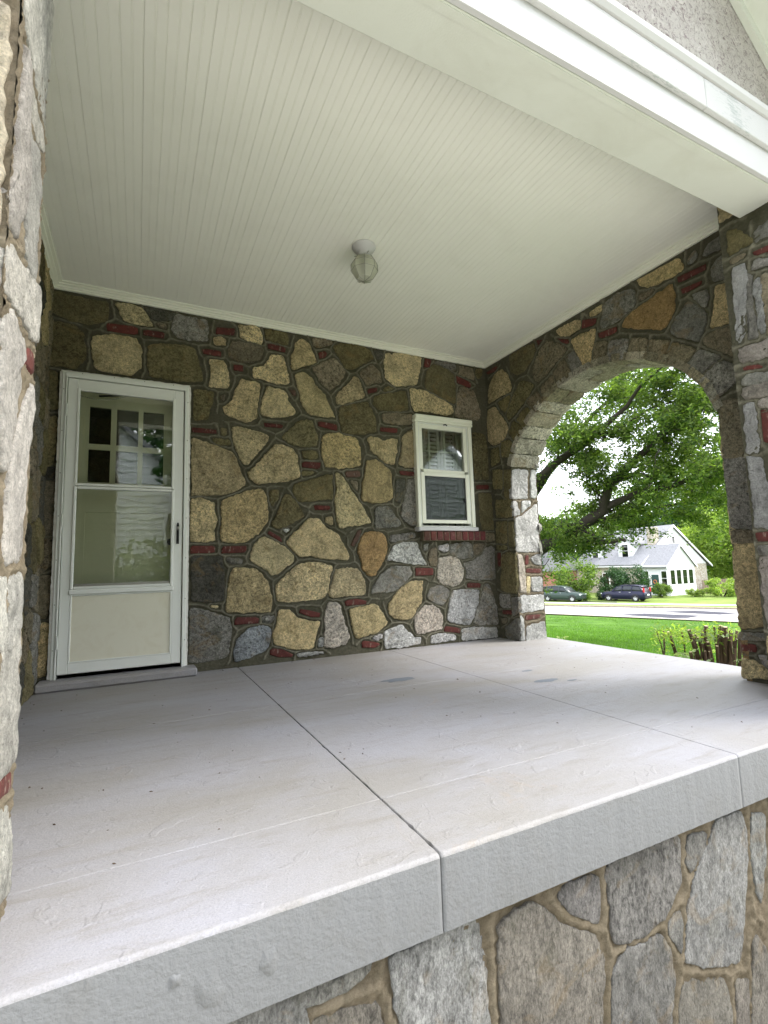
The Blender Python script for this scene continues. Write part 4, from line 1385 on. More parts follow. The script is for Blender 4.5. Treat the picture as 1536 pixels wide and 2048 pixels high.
# ---- beadboard ceiling
ceil = thing('porch_ceiling', (1.7, -1.3, CZ), 'cream painted beadboard porch ceiling with stepped moulding round its edge', 'ceiling')
pitch = 0.0822
prof = [(0.0, 0.0030), (0.0005, 0.0014), (0.0016, 0.0), (0.0376, 0.0), (0.0384, 0.0016), (0.0393, 0.0002), (0.0411, -0.0002), (0.0429, 0.0002), (0.0438, 0.0016), (0.0446, 0.0), (0.0770, 0.0),
        (0.0777, 0.0012), (0.0785, 0.0), (0.0800, -0.0002), (0.0812, 0.0), (0.0818, 0.0014), (0.0822, 0.0030)]
Vb, Fb = [], []
for yy in (-2.675, 0.0):
    for a, z in prof:
        Vb.append((a, yy, z))
npf = len(prof)
for i in range(npf - 1):
    Fb.append((i, i + 1, npf + i + 1, npf + i))
bmesh0 = pymesh('ceiling_board', Vb, Fb)
bmesh0.materials.append(M['ceiling'])
rc = random.Random(9)
nb = int((R_ - L_) / pitch) + 1
for i in range(nb):
    o = bpy.data.objects.new('ceiling_board', bmesh0)
    COL.objects.link(o)
    o.parent = ceil
    o.matrix_parent_inverse = ceil.matrix_basis.inverted()
    o.location = (L_ + i * pitch, 0, CZ + rc.uniform(-0.0004, 0.0007))
MB().box((L_ - 0.1, -2.68, CZ + 0.009), (R_ + 0.1, 0.02, CZ + 0.06)).build('ceiling_backing', M['dark'], ceil)
tp = [(0, 2.800), (0.018, 2.800), (0.020, 2.812), (0.030, 2.814), (0.036, 2.822), (0.050, 2.826), (0.052, 2.836), (0.070, 2.838), (0.072, 2.8445), (0, 2.8445)]
MB().prism([(-d, z) for d, z in tp], 0, L_ + 0.001, R_ - 0.001).build('moulding', M['trim'], ceil)
MB().prism([(L_ + d, z) for d, z in tp], 1, -2.60, -0.0015).build('moulding', M['trim'], ceil)
MB().prism([(R_ - d, z) for d, z in tp], 1, -2.60, -0.0015).build('moulding', M['trim'], ceil)

# ---- beam, fascia and gable
beam = thing('porch_beam', (1.7, -2.78, 2.58), 'boxed white beam with fascia boards spanning the open front of the porch', 'beam')
MB().box((0.10, -2.878, 2.577), (3.335, -2.673, 2.90), 0.004).build('beam_box', M['soffit'], beam)
MB().box((0.10, -2.876, 2.5735), (3.335, -2.845, 2.5765)).build('soffit_strip', M['soffit'], beam)
MB().box((-0.6, -2.90, 2.582), (4.35, -2.879, 2.742), 0.002).build('fascia_board', M['fascia'], beam)
MB().box((-0.6, -2.922, 2.735), (2.618, -2.90, 2.885), 0.003).build('fascia_board', M['crackle'], beam)
MB().box((2.6205, -2.922, 2.735), (4.35, -2.90, 2.885), 0.003).build('fascia_board', M['crackle'], beam)
MB().prism([(-2.90, 2.886), (-2.93, 2.886), (-2.942, 2.902), (-2.946, 2.922), (-2.88, 2.935), (-2.88, 2.886)], 0, -0.6, 4.35).build('drip_moulding', M['fascia'], beam)

gab = thing('gable', (1.72, -2.87, 2.93), 'stucco porch gable with white raking eaves above the fascia', 'gable')
apx = (1.72, 4.79)
sl = 0.893
hw = 2.08
MB().prism([(apx[0] - hw, apx[1] - hw * sl), (apx[0] + hw, apx[1] - hw * sl), apx], 1, -2.87, -2.80).build('stucco_panel', M['stucco'], gab)
for s in (-1, 1):
    e = hw + 0.12
    def q(t, dz): return (apx[0] + s * t, apx[1] - t * sl + dz)
    MB().prism([q(0, 0.0), q(e, 0.0), q(e, 0.10), q(0, 0.10)], 1, -3.28, -2.70).build('eave_soffit', M['soffit'], gab)
    MB().prism([q(0, -0.07), q(e, -0.07), q(e, 0.0), q(0, 0.0)], 1, -2.90, -2.872).build('frieze_board', M['soffit'], gab)
    MB().prism([q(0, -0.04), q(e + 0.05, -0.04), q(e + 0.05, 0.16), q(0, 0.16)], 1, -3.31, -3.282).build('barge_board', M['fascia'], gab)
    MB().prism([q(0, 0.10), q(e + 0.05, 0.10), q(e + 0.05, 0.15), q(0, 0.15)], 1, -3.28, 0.3).build('roof_slope', M['shingle'], gab)

# ---- main body of the house behind and above the porch
body = thing('stone_house', (1.7, 3.3, 0), 'stucco upper body and roof of the house behind the porch', 'house')
bb = MB()
bb.box((-4.5, 0.301, 3.001), (3.968, 6.5, 5.2))
bb.box((-4.5, 6.5, -1.2), (3.968, 6.6, 3.0)); bb.box((-4.5, 0.301, -1.2), (-4.4, 6.5, 3.0)); bb.box((3.868, 0.301, -1.2), (3.968, 6.499, 3.0))
bb.box((-4.4, 0.301, -1.2), (3.867, 6.499, -0.02))
bb.box((-4.4, 0.016, -1.2), (-0.53, 0.299, 5.2)); bb.box((-0.52, 0.016, 3.002), (3.968, 0.299, 5.2))
bb.box((-4.4, 1.6, -0.019), (3.867, 1.65, 3.0))
bb.build('house_shell', M['stucco'], body)
MB().prism([(0.0, 5.201), (6.7, 5.201), (3.3, 8.2)], 0, -4.6, 4.1).build('roof', M['shingle'], body)

# ---- ceiling light
lt = thing('ceiling_light', (1.678, -1.270, CZ), 'small ceiling light with faceted greenish glass globe on a white canopy', 'ceiling light')
MB().lathe((1.678, -1.270, CZ), [(0.0, 0.0), (0.078, 0.0), (0.080, -0.006), (0.074, -0.012), (0.070, -0.022), (0.052, -0.034), (0.040, -0.040), (0.036, -0.052), (0.040, -0.060), (0.040, -0.078), (0.0, -0.078)], 32).build('canopy', M['fascia'], lt, True)
for k in range(3):
    a = 2 * PI * k / 3 + 0.6
    MB().tube([(1.678 + 0.044 * math.cos(a), -1.270 + 0.044 * math.sin(a), CZ - 0.066), (1.678 + 0.064 * math.cos(a), -1.270 + 0.064 * math.sin(a), CZ - 0.066)], 0.003, 6).build('set_screw', M['steel'], lt)
MB().lathe((1.678, -1.270, CZ), [(0.042, -0.074), (0.060, -0.086), (0.087, -0.128), (0.088, -0.172), (0.052, -0.228), (0.0, -0.240)], 8).build('globe', M['lamp_glass'], lt)
gl = MB()
for k in range(8):
    a = 2 * PI * (k + 0.5) / 8
    gl.tube([(1.678 + r * math.cos(a), -1.270 + r * math.sin(a), CZ + z) for r, z in ((0.061, -0.086), (0.088, -0.128), (0.089, -0.172), (0.053, -0.2285), (0.002, -0.241))], 0.0014, 4)
for r, z in ((0.0882, -0.128), (0.0892, -0.172)):
    gl.tube([(1.678 + r * math.cos(2 * PI * (k + .5) / 8), -1.270 + r * math.sin(2 * PI * (k + .5) / 8), CZ + z) for k in range(9)], 0.0012, 4)
gl.build('facet_edges', M['steel'], lt)
MB().lathe((1.678, -1.270, CZ), [(0.0, -0.079), (0.018, -0.079), (0.018, -0.11), (0.028, -0.15), (0.022, -0.175), (0, -0.185)], 12).build('bulb', M['fascia'], lt, True)

# ================================================================== STORM DOOR
dr = thing('storm_door', (0.3, 0, 0.06), 'white metal storm door with two glass panes and a yellowed lower panel', 'door')
# rough caulk edge and outer casing
cl = MB()
V, F = [], []
def wavy(pts_a, pts_b, name):
    pass
def caulk(x0, z0, x1, z1, w, seed, vert):
    n = int(max(abs(x1 - x0), abs(z1 - z0)) / 0.018)
    V, F = [], []
    for i in range(n + 1):
        x, z = x0 + (x1 - x0) * i / n, z0 + (z1 - z0) * i / n
        j = 0.010 * noise.noise(Vector((i * 0.55, seed, 0))) + 0.006 * noise.noise(Vector((i * 1.7, seed, 4)))
        if vert:
            V += [(x - w / 2 - j, -0.012, z), (x - w / 2 - j * .5, -0.038, z), (x + w / 2, -0.042, z)]
        else:
            V += [(x, -0.012, z + w / 2 + j), (x, -0.038, z + w / 2 + j * .5), (x, -0.042, z - w / 2)]
    for i in range(n):
        for k in (0, 1):
            a = 3 * i + k
            F.append((a, a + 1, a + 4, a + 3))
    return V, F
cm = MB()
v, f = caulk(-0.128, 0.062, -0.128, 2.178, 0.018, 1, True); cm.add(v, f)
v, f = caulk(-0.130, 2.184, 0.720, 2.184, 0.016, 2, False); cm.add(v, f)
V3, F3 = caulk(0.718, 0.062, 0.718, 2.178, 0.018, 3, True)
V3 = [(2 * 0.718 - x, y, z) for x, y, z in V3]
cm.add(V3, F3)
cm.build('caulk_edge', M['chalk'], dr)
fr = MB()
Zt = 2.170
fr.box((-0.121, -0.048, 0.0585), (-0.098, 0.10, Zt), 0.003)
fr.box((0.697, -0.048, 0.0585), (0.713, 0.10, Zt), 0.003)
fr.box((-0.121, -0.0485, Zt + 0.0005), (0.713, 0.10, Zt + 0.013), 0.003)
fr.box((-0.0975, -0.060, 0.0585), (-0.088, 0.05, Zt - 0.03), 0.002)
fr.box((0.684, -0.060, 0.0585), (0.6965, 0.05, Zt - 0.03), 0.002)
fr.box((-0.0975, -0.0605, Zt - 0.0295), (0.6965, 0.05, Zt - 0.001), 0.002)
fr.build('door_frame', M['door'], dr)
lf_ = MB()
yl0, yl1 = -0.052, -0.018
LX0, LX1, LZ0, LZ1 = -0.084, 0.677, 0.088, 2.134
gx0, gx1 = -0.008, 0.598
for x0, x1, z0, z1 in ((LX0, gx0 - 0.014, LZ0, LZ1), (gx1 + 0.014, LX1, LZ0, LZ1)):
    lf_.box((x0, yl0, z0), (x1, yl1, z1), 0.004)
for z0, z1 in ((LZ0, 0.158), (LZ1 - 0.068, LZ1)):
    lf_.box((gx0 - 0.0145, yl0 + 0.0003, z0 + 0.0003), (gx1 + 0.0145, yl1, z1 - 0.0003), 0.003)
leaf = lf_.build('door_leaf', M['door'], dr)
def ring_frame(name, x0, x1, z0, z1, w, y0, y1, mat, parent, bev=0.003):
    m = MB()
    m.box((x0, y0, z0), (x0 + w, y1, z1), bev)
    m.box((x1 - w, y0, z0), (x1, y1, z1), bev)
    m.box((x0 + w - .0005, y0 + .0004, z0), (x1 - w + .0005, y1, z0 + w), bev)
    m.box((x0 + w - .0005, y0 + .0004, z1 - w), (x1 - w + .0005, y1, z1), bev)
    return m.build(name, mat, parent)
ug = ring_frame('upper_pane_frame', gx0 - 0.017, gx1 + 0.017, 1.366, 2.066, 0.017, -0.060, -0.030, M['door'], dr)
MB().box((gx0 - .001, -0.046, 1.382), (gx1 + .001, -0.0425, 2.050)).build('pane', M['glass'], ug)
lg = ring_frame('lower_pane_frame', gx0 - 0.020, gx1 + 0.020, 0.646, 1.362, 0.020, -0.064, -0.030, M['door'], dr, 0.005)
MB().box((gx0 - .003, -0.047, 0.665), (gx1 + .003, -0.0435, 1.343)).build('pane', M['glass'], lg)
MB().box((gx0 - .002, -0.051, 0.666), (gx1 + .002, -0.0475, 0.684)).build('pane_channel', M['steel'], lg)
MB().box((gx0 - 0.026, -0.0665, 0.612), (gx1 + 0.026, -0.0525, 0.6455), 0.006).build('mid_rail', M['door'], dr)
MB().box((gx0 - 0.012, -0.047, 0.166), (gx1 + 0.012, -0.030, 0.612), 0.002).build('kick_panel', M['door_panel'], dr)
ring_frame('kick_panel_bead', gx0 - 0.0145, gx1 + 0.0145, 0.158, 0.6118, 0.010, -0.0545, -0.0475, M['door'], dr, 0.002)
hb = MB().box((0.638, -0.058, 0.955), (0.656, -0.052, 1.10), 0.004).build('handle_plate', M['black'], dr)
MB().tube([(0.647, -0.058, 0.965), (0.647, -0.078, 0.975), (0.647, -0.085, 1.01), (0.647, -0.080, 1.05), (0.647, -0.058, 1.06)], [0.004, 0.005, 0.006, 0.005, 0.004], 8).build('pull', M['black'], hb, True)
MB().box((0.640, -0.072, 1.062), (0.654, -0.058, 1.084), 0.003).build('thumb_button', M['steel'], hb)
MB().tube([(0.647, -0.06, 1.095), (0.647, -0.064, 1.112)], 0.007, 8).build('latch_knob', M['black'], hb)
for z in (0.30, 1.12, 1.90):
    MB().tube([(-0.0862, -0.060, z - 0.045), (-0.0862, -0.060, z + 0.045)], 0.0055, 8).build('hinge', M['door'], dr)
screws = MB()
for z in (0.25, 0.55, 0.85, 1.15, 1.45, 1.75, 2.05):
    for x in (-0.110, 0.705):
        screws.tube([(x, -0.047, z), (x, -0.0505, z)], 0.004, 6)
for x in (0.0, 0.2, 0.4, 0.6):
    screws.tube([(x, -0.047, Zt + 0.006), (x, -0.0515, Zt + 0.006)], 0.004, 6)
tag(screws.build('frame_screws', M['steel'], dr), kind='stuff')

idr = thing('entry_door', (0.3, 0.14, 0.06), 'cream wooden entry door with six small panes behind the storm door glass', 'door')
m = MB()
Y = 0.14
cols = [(0.037, 0.179), (0.217, 0.365), (0.398, 0.546)]
rows = [(1.425, 1.672), (1.715, 1.998)]
DX0, DX1, DZ0, DZ1 = -0.085, 0.675, 0.07, 2.13
xsplit = [DX0, 0.037, 0.179, 0.217, 0.365, 0.398, 0.546, DX1]
for i in range(0, 7, 2):
    m.box((xsplit[i], Y, 1.425), (xsplit[i + 1], Y + 0.04, 1.998), 0.0)
m.box((DX0, Y, 1.998), (DX1, Y + .04, DZ1)); m.box((DX0, Y, 1.20), (DX1, Y + .04, 1.425))
for a, b2 in cols:
    m.box((a, Y + 0.002, 1.672), (b2, Y + .04, 1.715))
# lower stiles, rails
m.box((DX0, Y, DZ0), (0.03, Y + .04, 1.20)); m.box((0.555, Y, DZ0), (DX1, Y + .04, 1.20)); m.box((0.03, Y, DZ0), (0.555, Y + .04, 0.30)); m.box((0.255, Y, 0.30), (0.33, Y + .04, 1.20))
m.build('door_stiles', M['inner_door'], idr)
for a, b2 in ((0.03, 0.255), (0.33, 0.555)):
    MB().box((a, Y + 0.014, 0.30), (b2, Y + 0.03, 1.20)).build('door_panel', M['inner_door'], idr)
for a, b2 in cols:
    for c, d2 in rows:
        MB().box((a, Y + 0.015, c), (b2, Y + 0.019, d2)).build('pane', M['pane_glass'], idr)
MB().box((-0.125, 0.10, 0.06), (DX0 - 0.003, 0.2, 2.17)).box((DX1 + 0.003, 0.10, 0.06), (0.716, 0.2, 2.17)).box((-0.125, 0.10, DZ1 + .003), (0.716, 0.2, 2.181)).build('door_jamb', M['inner_door'], idr)
MB().lathe((0.0, 0.0, 0.0), [(0.0, 0), (0.026, 0.004), (0.028, 0.02), (0.012, 0.035), (0.012, 0.06), (0, 0.06)], 16).build('door_knob', M['black'], idr, True)
kb = [c for c in idr.children if c.name.startswith('door_knob')][0]
kb.data.transform(Matrix.Rotation(PI / 2, 4, 'X'))
kb.data.transform(Matrix.Translation((0.61, Y - 0.06 + 0.06, 0.98)) )
kb.data.transform(Matrix.Translation((0, -0.0, 0)))
# closer tube and chain near the top
MB().tube([(0.10, 0.045, 2.055), (0.33, 0.02, 2.085)], 0.008, 8).build('door_closer', M['black'], dr)
ch = MB()
for k in range(22):
    t = k / 21
    ch.tube([(-0.02 + 0.30 * t, 0.05, 2.045 - 0.03 * math.sin(PI * t) + 0.03 * t), (-0.02 + 0.30 * t + 0.008, 0.05, 2.045 - 0.03 * math.sin(PI * (t + .03)) + 0.03 * t + .003)], 0.004, 5)
ch.build('closer_chain', M['steel'], dr)

# ================================================================== WINDOW
wn = thing('window', (3.06, 0, 1.07), 'narrow white double hung window with a brick sill in the back wall', 'window')
cs = MB()
cs.box((2.733, -0.058, 1.10), (2.762, 0.09, 2.118), 0.003)
cs.box((3.345, -0.058, 1.10), (3.386, 0.09, 2.118), 0.003)
cs.build('casing', M['trim'], wn)
hd = MB().box((2.722, -0.072, 2.118), (3.394, 0.09, 2.146), 0.004).box((2.728, -0.080, 2.146), (3.390, 0.09, 2.186), 0.006)
hd.build('head_casing', M['trim'], wn)
MB().box((2.716, -0.085, 1.064), (3.398, 0.09, 1.100), 0.005).build('window_sill', M['fascia'], wn)
ring_frame('storm_frame', 2.764, 3.343, 1.101, 2.116, 0.012, -0.050, 0.0, M['door'], wn)
us = MB()
us.box((2.777, -0.044, 1.655), (2.812, -0.004, 2.104), 0.003); us.box((3.290, -0.044, 1.655), (3.330, -0.004, 2.104), 0.003)
us.box((2.8125, -0.0435, 2.062), (3.2895, -0.004, 2.1035), 0.003); us.box((2.8125, -0.0435, 1.6285), (3.2895, -0.004, 1.661), 0.003)
us = us.build('upper_sash', M['trim'], wn)
MB().box((2.811, -0.026, 1.660), (3.291, -0.0225, 2.063)).build('pane', M['window_glass'], us)
lsn = MB()
lsn.box((2.777, -0.056, 1.137), (2.818, -0.012, 1.6275), 0.003); lsn.box((3.288, -0.056, 1.137), (3.330, -0.012, 1.6275), 0.003)
lsn.box((2.8185, -0.0555, 1.592), (3.2875, -0.012, 1.627), 0.003); lsn.box((2.8185, -0.0555, 1.138), (3.2875, -0.012, 1.171), 0.003)
lsn = lsn.build('lower_sash', M['trim'], wn)
MB().box((2.817, -0.032, 1.170), (3.289, -0.0285, 1.593)).build('pane', M['window_glass'], lsn)
MB().box((2.8175, -0.0455, 1.176), (3.274, -0.0435, 1.588)).build('insect_screen', M['screen'], lsn)
ring_frame('screen_frame', 2.8185, 3.2870, 1.1712, 1.5915, 0.008, -0.049, -0.042, M['black'], lsn, 0.001)
MB().box((3.262, -0.062, 1.345), (3.268, -0.046, 1.385), 0.001).build('screen_latch', M['black'], lsn)
MB().tube([(3.05, -0.062, 2.108), (3.07, -0.068, 2.112), (3.09, -0.062, 2.106)], 0.007, 6).build('bug_nest', M['black'], wn)
isash = thing('inner_window_sash', (3.06, 0.10, 1.1), 'older white divided window sash seen through the outer window glass', 'window')
q = MB()
for x0, x1, z0, z1 in ((2.77, 2.80, 1.08, 2.16), (3.31, 3.345, 1.08, 2.16)):
    q.box((x0, 0.09, z0), (x1, 0.125, z1))
for z0, z1 in ((1.08, 1.13), (1.60, 1.64), (2.11, 2.16)):
    q.box((2.80, 0.091, z0), (3.31, 0.1245, z1))
q.build('sash_frame', M['trim'], isash)
for x in (2.965, 3.15):
    MB().box((x, 0.098, 1.13), (x + 0.018, 0.118, 1.60)).build('muntin', M['trim'], isash)
    MB().box((x, 0.098, 1.64), (x + 0.018, 0.118, 2.11)).build('muntin', M['trim'], isash)
for z in (1.37, 1.87):
    MB().box((2.80, 0.0985, z), (3.31, 0.1175, z + 0.016)).build('muntin', M['trim'], isash)
sh = thing('interior_shutters', (3.06, 0.2, 1.1), 'white louvred shutters inside the room behind the window', 'shutters')
for a, b2 in ((2.76, 2.94), (2.95, 3.16), (3.17, 3.37)):
    ring_frame('shutter_frame', a, b2, 1.10, 2.14, 0.035, 0.19, 0.215, M['curtain'], sh, 0.0)
    for k in range(22):
        z = 1.16 + k * 0.043
        lo = MB().prism([(0.192, z), (0.214, z + 0.028), (0.217, z + 0.026), (0.195, z - 0.002)], 0, a + 0.036, b2 - 0.036)
        lo.build('louvre', M['curtain'], sh)
bs = thing('brick_sill', (3.13, 0, 1.06), 'row of ten upright red bricks forming the sill below the window', 'window sill')
bc = [(.13, .05, .03), (.20, .05, .035), (.17, .04, .035), (.16, .035, .03), (.19, .05, .045), (.16, .065, .04), (.19, .035, .03), (.18, .03, .03), (.15, .03, .03), (.16, .025, .025)]
bwid = (3.492 - 2.772) / 10
for k in range(10):
    x0 = 2.772 + k * bwid
    m = MB().box((x0 + 0.0045, -0.075, 0.972 + (k % 3) * 0.001), (x0 + bwid - 0.0045, 0.01, 1.061), 0.006).mesh('brick')
    for w in m.vertices:
        w.co += Vector((0, 0.003, 0.002)) * noise.noise(w.co * 30)
    link('brick', m, M['brick'], bs, tuple(0.62 * v_ for v_ in bc[k]))
MB().box((2.770, -0.068, 0.970), (3.494, 0.01, 1.0605)).build('sill_mortar', M['mortar_tan'], bs)

# ================================================================== THE STREET SIDE
E_ = Vector((0.832, 0.555))             # from the porch down towards the street
def smooth(t):
    t = min(max(t, 0), 1)
    return t * t * (3 - 2 * t)
def ground_z(x, y):
    s = x * E_.x + y * E_.y
    t = min(max((s - 5) / 31.0, 0), 1)
    z = -1.06 - 2.54 * (0.55 * t + 0.45 * smooth(t))
    if s > 60: z += 0.5 * smooth((s - 60) / 60)
    return z
def at(px, py, depth):
    """the point seen at a pixel of the photograph, at a distance along the view"""
    return CAM + fwd * depth + rt2 * ((px - 768) / FPX * depth) - up2 * ((py - 1024) / FPX * depth)
def sheet(name, x0, x1, y0, y1, nx, ny, zf, mat):
    X, Y = np.meshgrid(np.linspace(x0, x1, nx), np.linspace(y0, y1, ny))
    Z = np.vectorize(zf)(X, Y)
    idx = np.arange(nx * ny).reshape(ny, nx)
    q = np.stack([idx[:-1, :-1], idx[:-1, 1:], idx[1:, 1:], idx[1:, :-1]], -1).reshape(-1, 4)
    return link(name, arrmesh(name, np.stack([X.ravel(), Y.ravel(), Z.ravel()], 1), q, True), mat)
tag(sheet('lawn_ground', -400, 600, -400, 600, 251, 251, lambda x, y: ground_z(x, y) - 0.02, M['lawn']), kind='structure')

def road_strip(name, n0, n1, f0, f1, dz, mat, thick=0.0):
    """strip between two lines over the ground; n0,n1 near edge ends, f0,f1 far edge ends"""
    V, F = [], []
    N = 60
    for i in range(N + 1):
        t = i / N
        a = Vector(n0).lerp(Vector(n1), t)
        b = Vector(f0).lerp(Vector(f1), t)
        for k in range(5):
            p = a.lerp(b, k / 4)
            V.append((p.x, p.y, max(ground_z(p.x, p.y), -3.62) + dz))
    for i in range(N):
        for k in range(4):
            c = i * 5 + k
            F.append((c, c + 1, c + 6, c + 5))
    if thick:
        n = len(V)
        for i in range(N + 1):
            a = V[i * 5]
            V.append((a[0], a[1], a[2] - thick))
        for i in range(N):
            F.append((i * 5, i * 5 + 5, n + i + 1, n + i))
    return tag(link(name, pymesh(name, V, F), mat), kind='structure')
def line(p, q, s):
    p, q = Vector(p), Vector(q)
    d = (q - p).normalized()
    return (p - d * s), (q + d * s)
nn = line((36.1, 15.6), (31.3, 28.2), 70)
ff = line((44.4, 20.0), (36.4, 33.7), 70)
road_strip('road', nn[0], nn[1], ff[0], ff[1], 0.03, M['road'])
def shift(l, d):
    return [p + E_ * d for p in l]
k0 = shift(ff, 0.05)
k1 = shift(ff, 0.40)
road_strip('kerb', k0[0], k0[1], k1[0], k1[1], 0.17, M['kerb'], 0.2)
k0 = shift(nn, -0.35)
road_strip('near_kerb', k0[0], k0[1], shift(nn, -0.02)[0], shift(nn, -0.02)[1], 0.07, M['kerb'])
v0, v1 = shift(ff, 0.42), shift(ff, 2.0)
road_strip('verge', v0[0], v0[1], v1[0], v1[1], 0.16, M['verge'])
w0, w1 = shift(ff, 2.02), shift(ff, 3.4)
road_strip('sidewalk', w0[0], w0[1], w1[0], w1[1], 0.17, M['concrete'])
u0, u1 = shift(ff, 3.42), shift(ff, 24)
road_strip('far_lawn', u0[0], u0[1], u1[0], u1[1], 0.12, M['verge'])
def road_patch(pts):
    V = [(*(at(px, py, 1) - CAM).normalized(), ) for px, py in pts]
    P = []
    for px, py in pts:
        d = at(px, py, 1) - CAM
        t = (-3.60 + 0.045 - CAM.z) / d.z
        p = CAM + d * t
        P.append((p.x, p.y, max(ground_z(p.x, p.y), -3.62) + 0.036))
    tag(link('asphalt_patch', pymesh('asphalt_patch', P, [tuple(range(len(P)))]), M['patch']), kind='structure')
road_patch([(1236, 1229), (1290, 1226.5), (1330, 1228), (1405, 1231), (1375, 1235.5), (1345, 1236), (1290, 1232.5)])
road_patch([(1318, 1223), (1390, 1221), (1480, 1226), (1440, 1229), (1370, 1226)])
# storm drain mouth in the kerb
p = at(1200, 1214.5, 50.5)
dm = MB().box((-1.6, -0.1, -0.13), (1.6, 0.1, 0.02)).build('storm_drain', M['dark'])
dm.location = (p.x, p.y, -3.42)
dm.rotation_euler = (0, 0, math.atan2(0.863, -0.504))
tag(dm, 'dark storm drain opening in the far kerb of the road', 'storm drain')

tag(sheet('added_bounce_ground', -6.0, 8.0, -9.5, -2.86, 8, 8, lambda x, y: ground_z(4, -3) + 0.03, M['concrete']), kind='structure')  # unseen pale ground, added to bounce light up onto the porch ceiling
# ---- grass blades on the near lawn
rg = np.random.default_rng(4)
def grass(name, n, s0, s1, w0, w1, h, wd, label):
    s = s0 + (s1 - s0) * rg.random(n) ** 1.25
    w = w0 + (w1 - w0) * rg.random(n)
    # across the view direction through the arch, widening with distance
    ax = math.radians(53)
    dx, dy = math.sin(ax), math.cos(ax)
    half = 2.2 + s * 0.36
    X = 2.0 + s * dx + (w * half) * dy
    Y = -3.0 + s * dy - (w * half) * dx
    keep = ~((X < 4.3) & (Y < 7))
    X, Y = X[keep], Y[keep]
    n = len(X)
    Z = np.array([ground_z(a, b) for a, b in zip(X, Y)]) - 0.02
    th = rg.random(n) * 2 * PI
    hh = h * (0.55 + 0.7 * rg.random(n)) * (0.8 + 0.5 * np.sin(X * 1.7) * np.sin(Y * 1.3))
    ww = wd * (0.7 + 0.6 * rg.random(n))
    ln = rg.normal(0, 0.35, (n, 2)) * hh[:, None]
    V = np.zeros((n, 3, 3))
    V[:, 0] = np.stack([X - np.cos(th) * ww, Y - np.sin(th) * ww, Z], 1)
    V[:, 1] = np.stack([X + np.cos(th) * ww, Y + np.sin(th) * ww, Z], 1)
    V[:, 2] = np.stack([X + ln[:, 0], Y + ln[:, 1], Z + hh], 1)
    m = arrmesh(name, V.reshape(-1, 3), np.arange(3 * n).reshape(-1, 3))
    a = m.attributes.new('tone', 'FLOAT', 'POINT')
    tone = np.repeat(rg.random(n), 3)
    tone[2::3] = np.minimum(1, tone[2::3] + 0.25)
    a.data.foreach_set('value', tone.astype(np.float32))
    return tag(link(name, m, M['grassblade']), label, 'grass', kind='stuff')
grass('grass', 130000, 3.5, 40, -1, 1, 0.11, 0.011, 'bright green mown grass blades covering the lawn beyond the arch')

# ---- leaves
def leaf_mesh(name, pts, size, seed, aspect=0.5, droop=0.3, flat=0.0):
    r = np.random.default_rng(seed)
    n = len(pts)
    a = r.normal(size=(n, 3))
    a[:, 2] = a[:, 2] * 0.6 - droop
    a /= np.linalg.norm(a, axis=1)[:, None]
    b = r.normal(size=(n, 3))
    b[:, 2] *= (1 - flat)
    b -= (b * a).sum(1)[:, None] * a
    b /= np.linalg.norm(b, axis=1)[:, None] + 1e-9
    s = (size * (0.6 + 0.8 * r.random(n)))[:, None]
    V = np.zeros((n, 4, 3))
    V[:, 0] = pts
    V[:, 1] = pts + a * s * 0.5 + b * s * aspect * 0.5
    V[:, 2] = pts + a * s
    V[:, 3] = pts + a * s * 0.5 - b * s * aspect * 0.5
    m = arrmesh(name, V.reshape(-1, 3), np.arange(4 * n).reshape(-1, 4))
    t = m.attributes.new('tone', 'FLOAT', 'POINT')
    tone = np.repeat(np.clip(r.normal(0.45, 0.25, n), 0, 1), 4)
    t.data.foreach_set('value', tone.astype(np.float32))
    return m
def blob_points(r, centers, per, spread):
    c = np.asarray(centers)
    k = r.integers(0, len(c), per)
    d = r.normal(size=(per, 3))
    d /= np.linalg.norm(d, axis=1)[:, None]
    rad = r.random(per)[:, None] ** 0.45
    sp = np.asarray(spread)
    return c[k, :3] + d * rad * (c[k, 3:4] if c.shape[1] > 3 else sp)
def bush(name, loc, rx, ry, rz, n, size, mat, seed, label, cat='bush', group=None, stems=5):
    r = np.random.default_rng(seed)
    t = thing(name, loc, label, cat, group)
    rx, ry, rz = rx * 1.25, ry * 1.25, rz * 1.22
    cs = []
    for k in range(26):
        d = r.normal(size=3)
        d /= np.linalg.norm(d)
        f = 0.55 + 0.35 * r.random()
        cs.append((loc[0] + d[0] * rx * f, loc[1] + d[1] * ry * f, loc[2] + rz + d[2] * rz * f * 0.9, 0.34 * min(rx, rz) * (0.7 + 0.7 * r.random())))
    P = blob_points(r, cs, n, 0.3)
    P[:, 2] = np.maximum(P[:, 2], loc[2] + 0.05)
    link('foliage', leaf_mesh('foliage', P, size, seed), mat, t)
    for k in range(stems):
        a = r.random() * 6.28
        MB().tube([(loc[0], loc[1], loc[2] - 0.1), (loc[0] + math.cos(a) * rx * .3, loc[1] + math.sin(a) * ry * .3, loc[2] + rz * 0.8), (loc[0] + math.cos(a) * rx * .6, loc[1] + math.sin(a) * ry * .6, loc[2] + rz * 1.4)], [0.05, 0.035, 0.01], 5).build('stem', M['bark'], t)
    return t
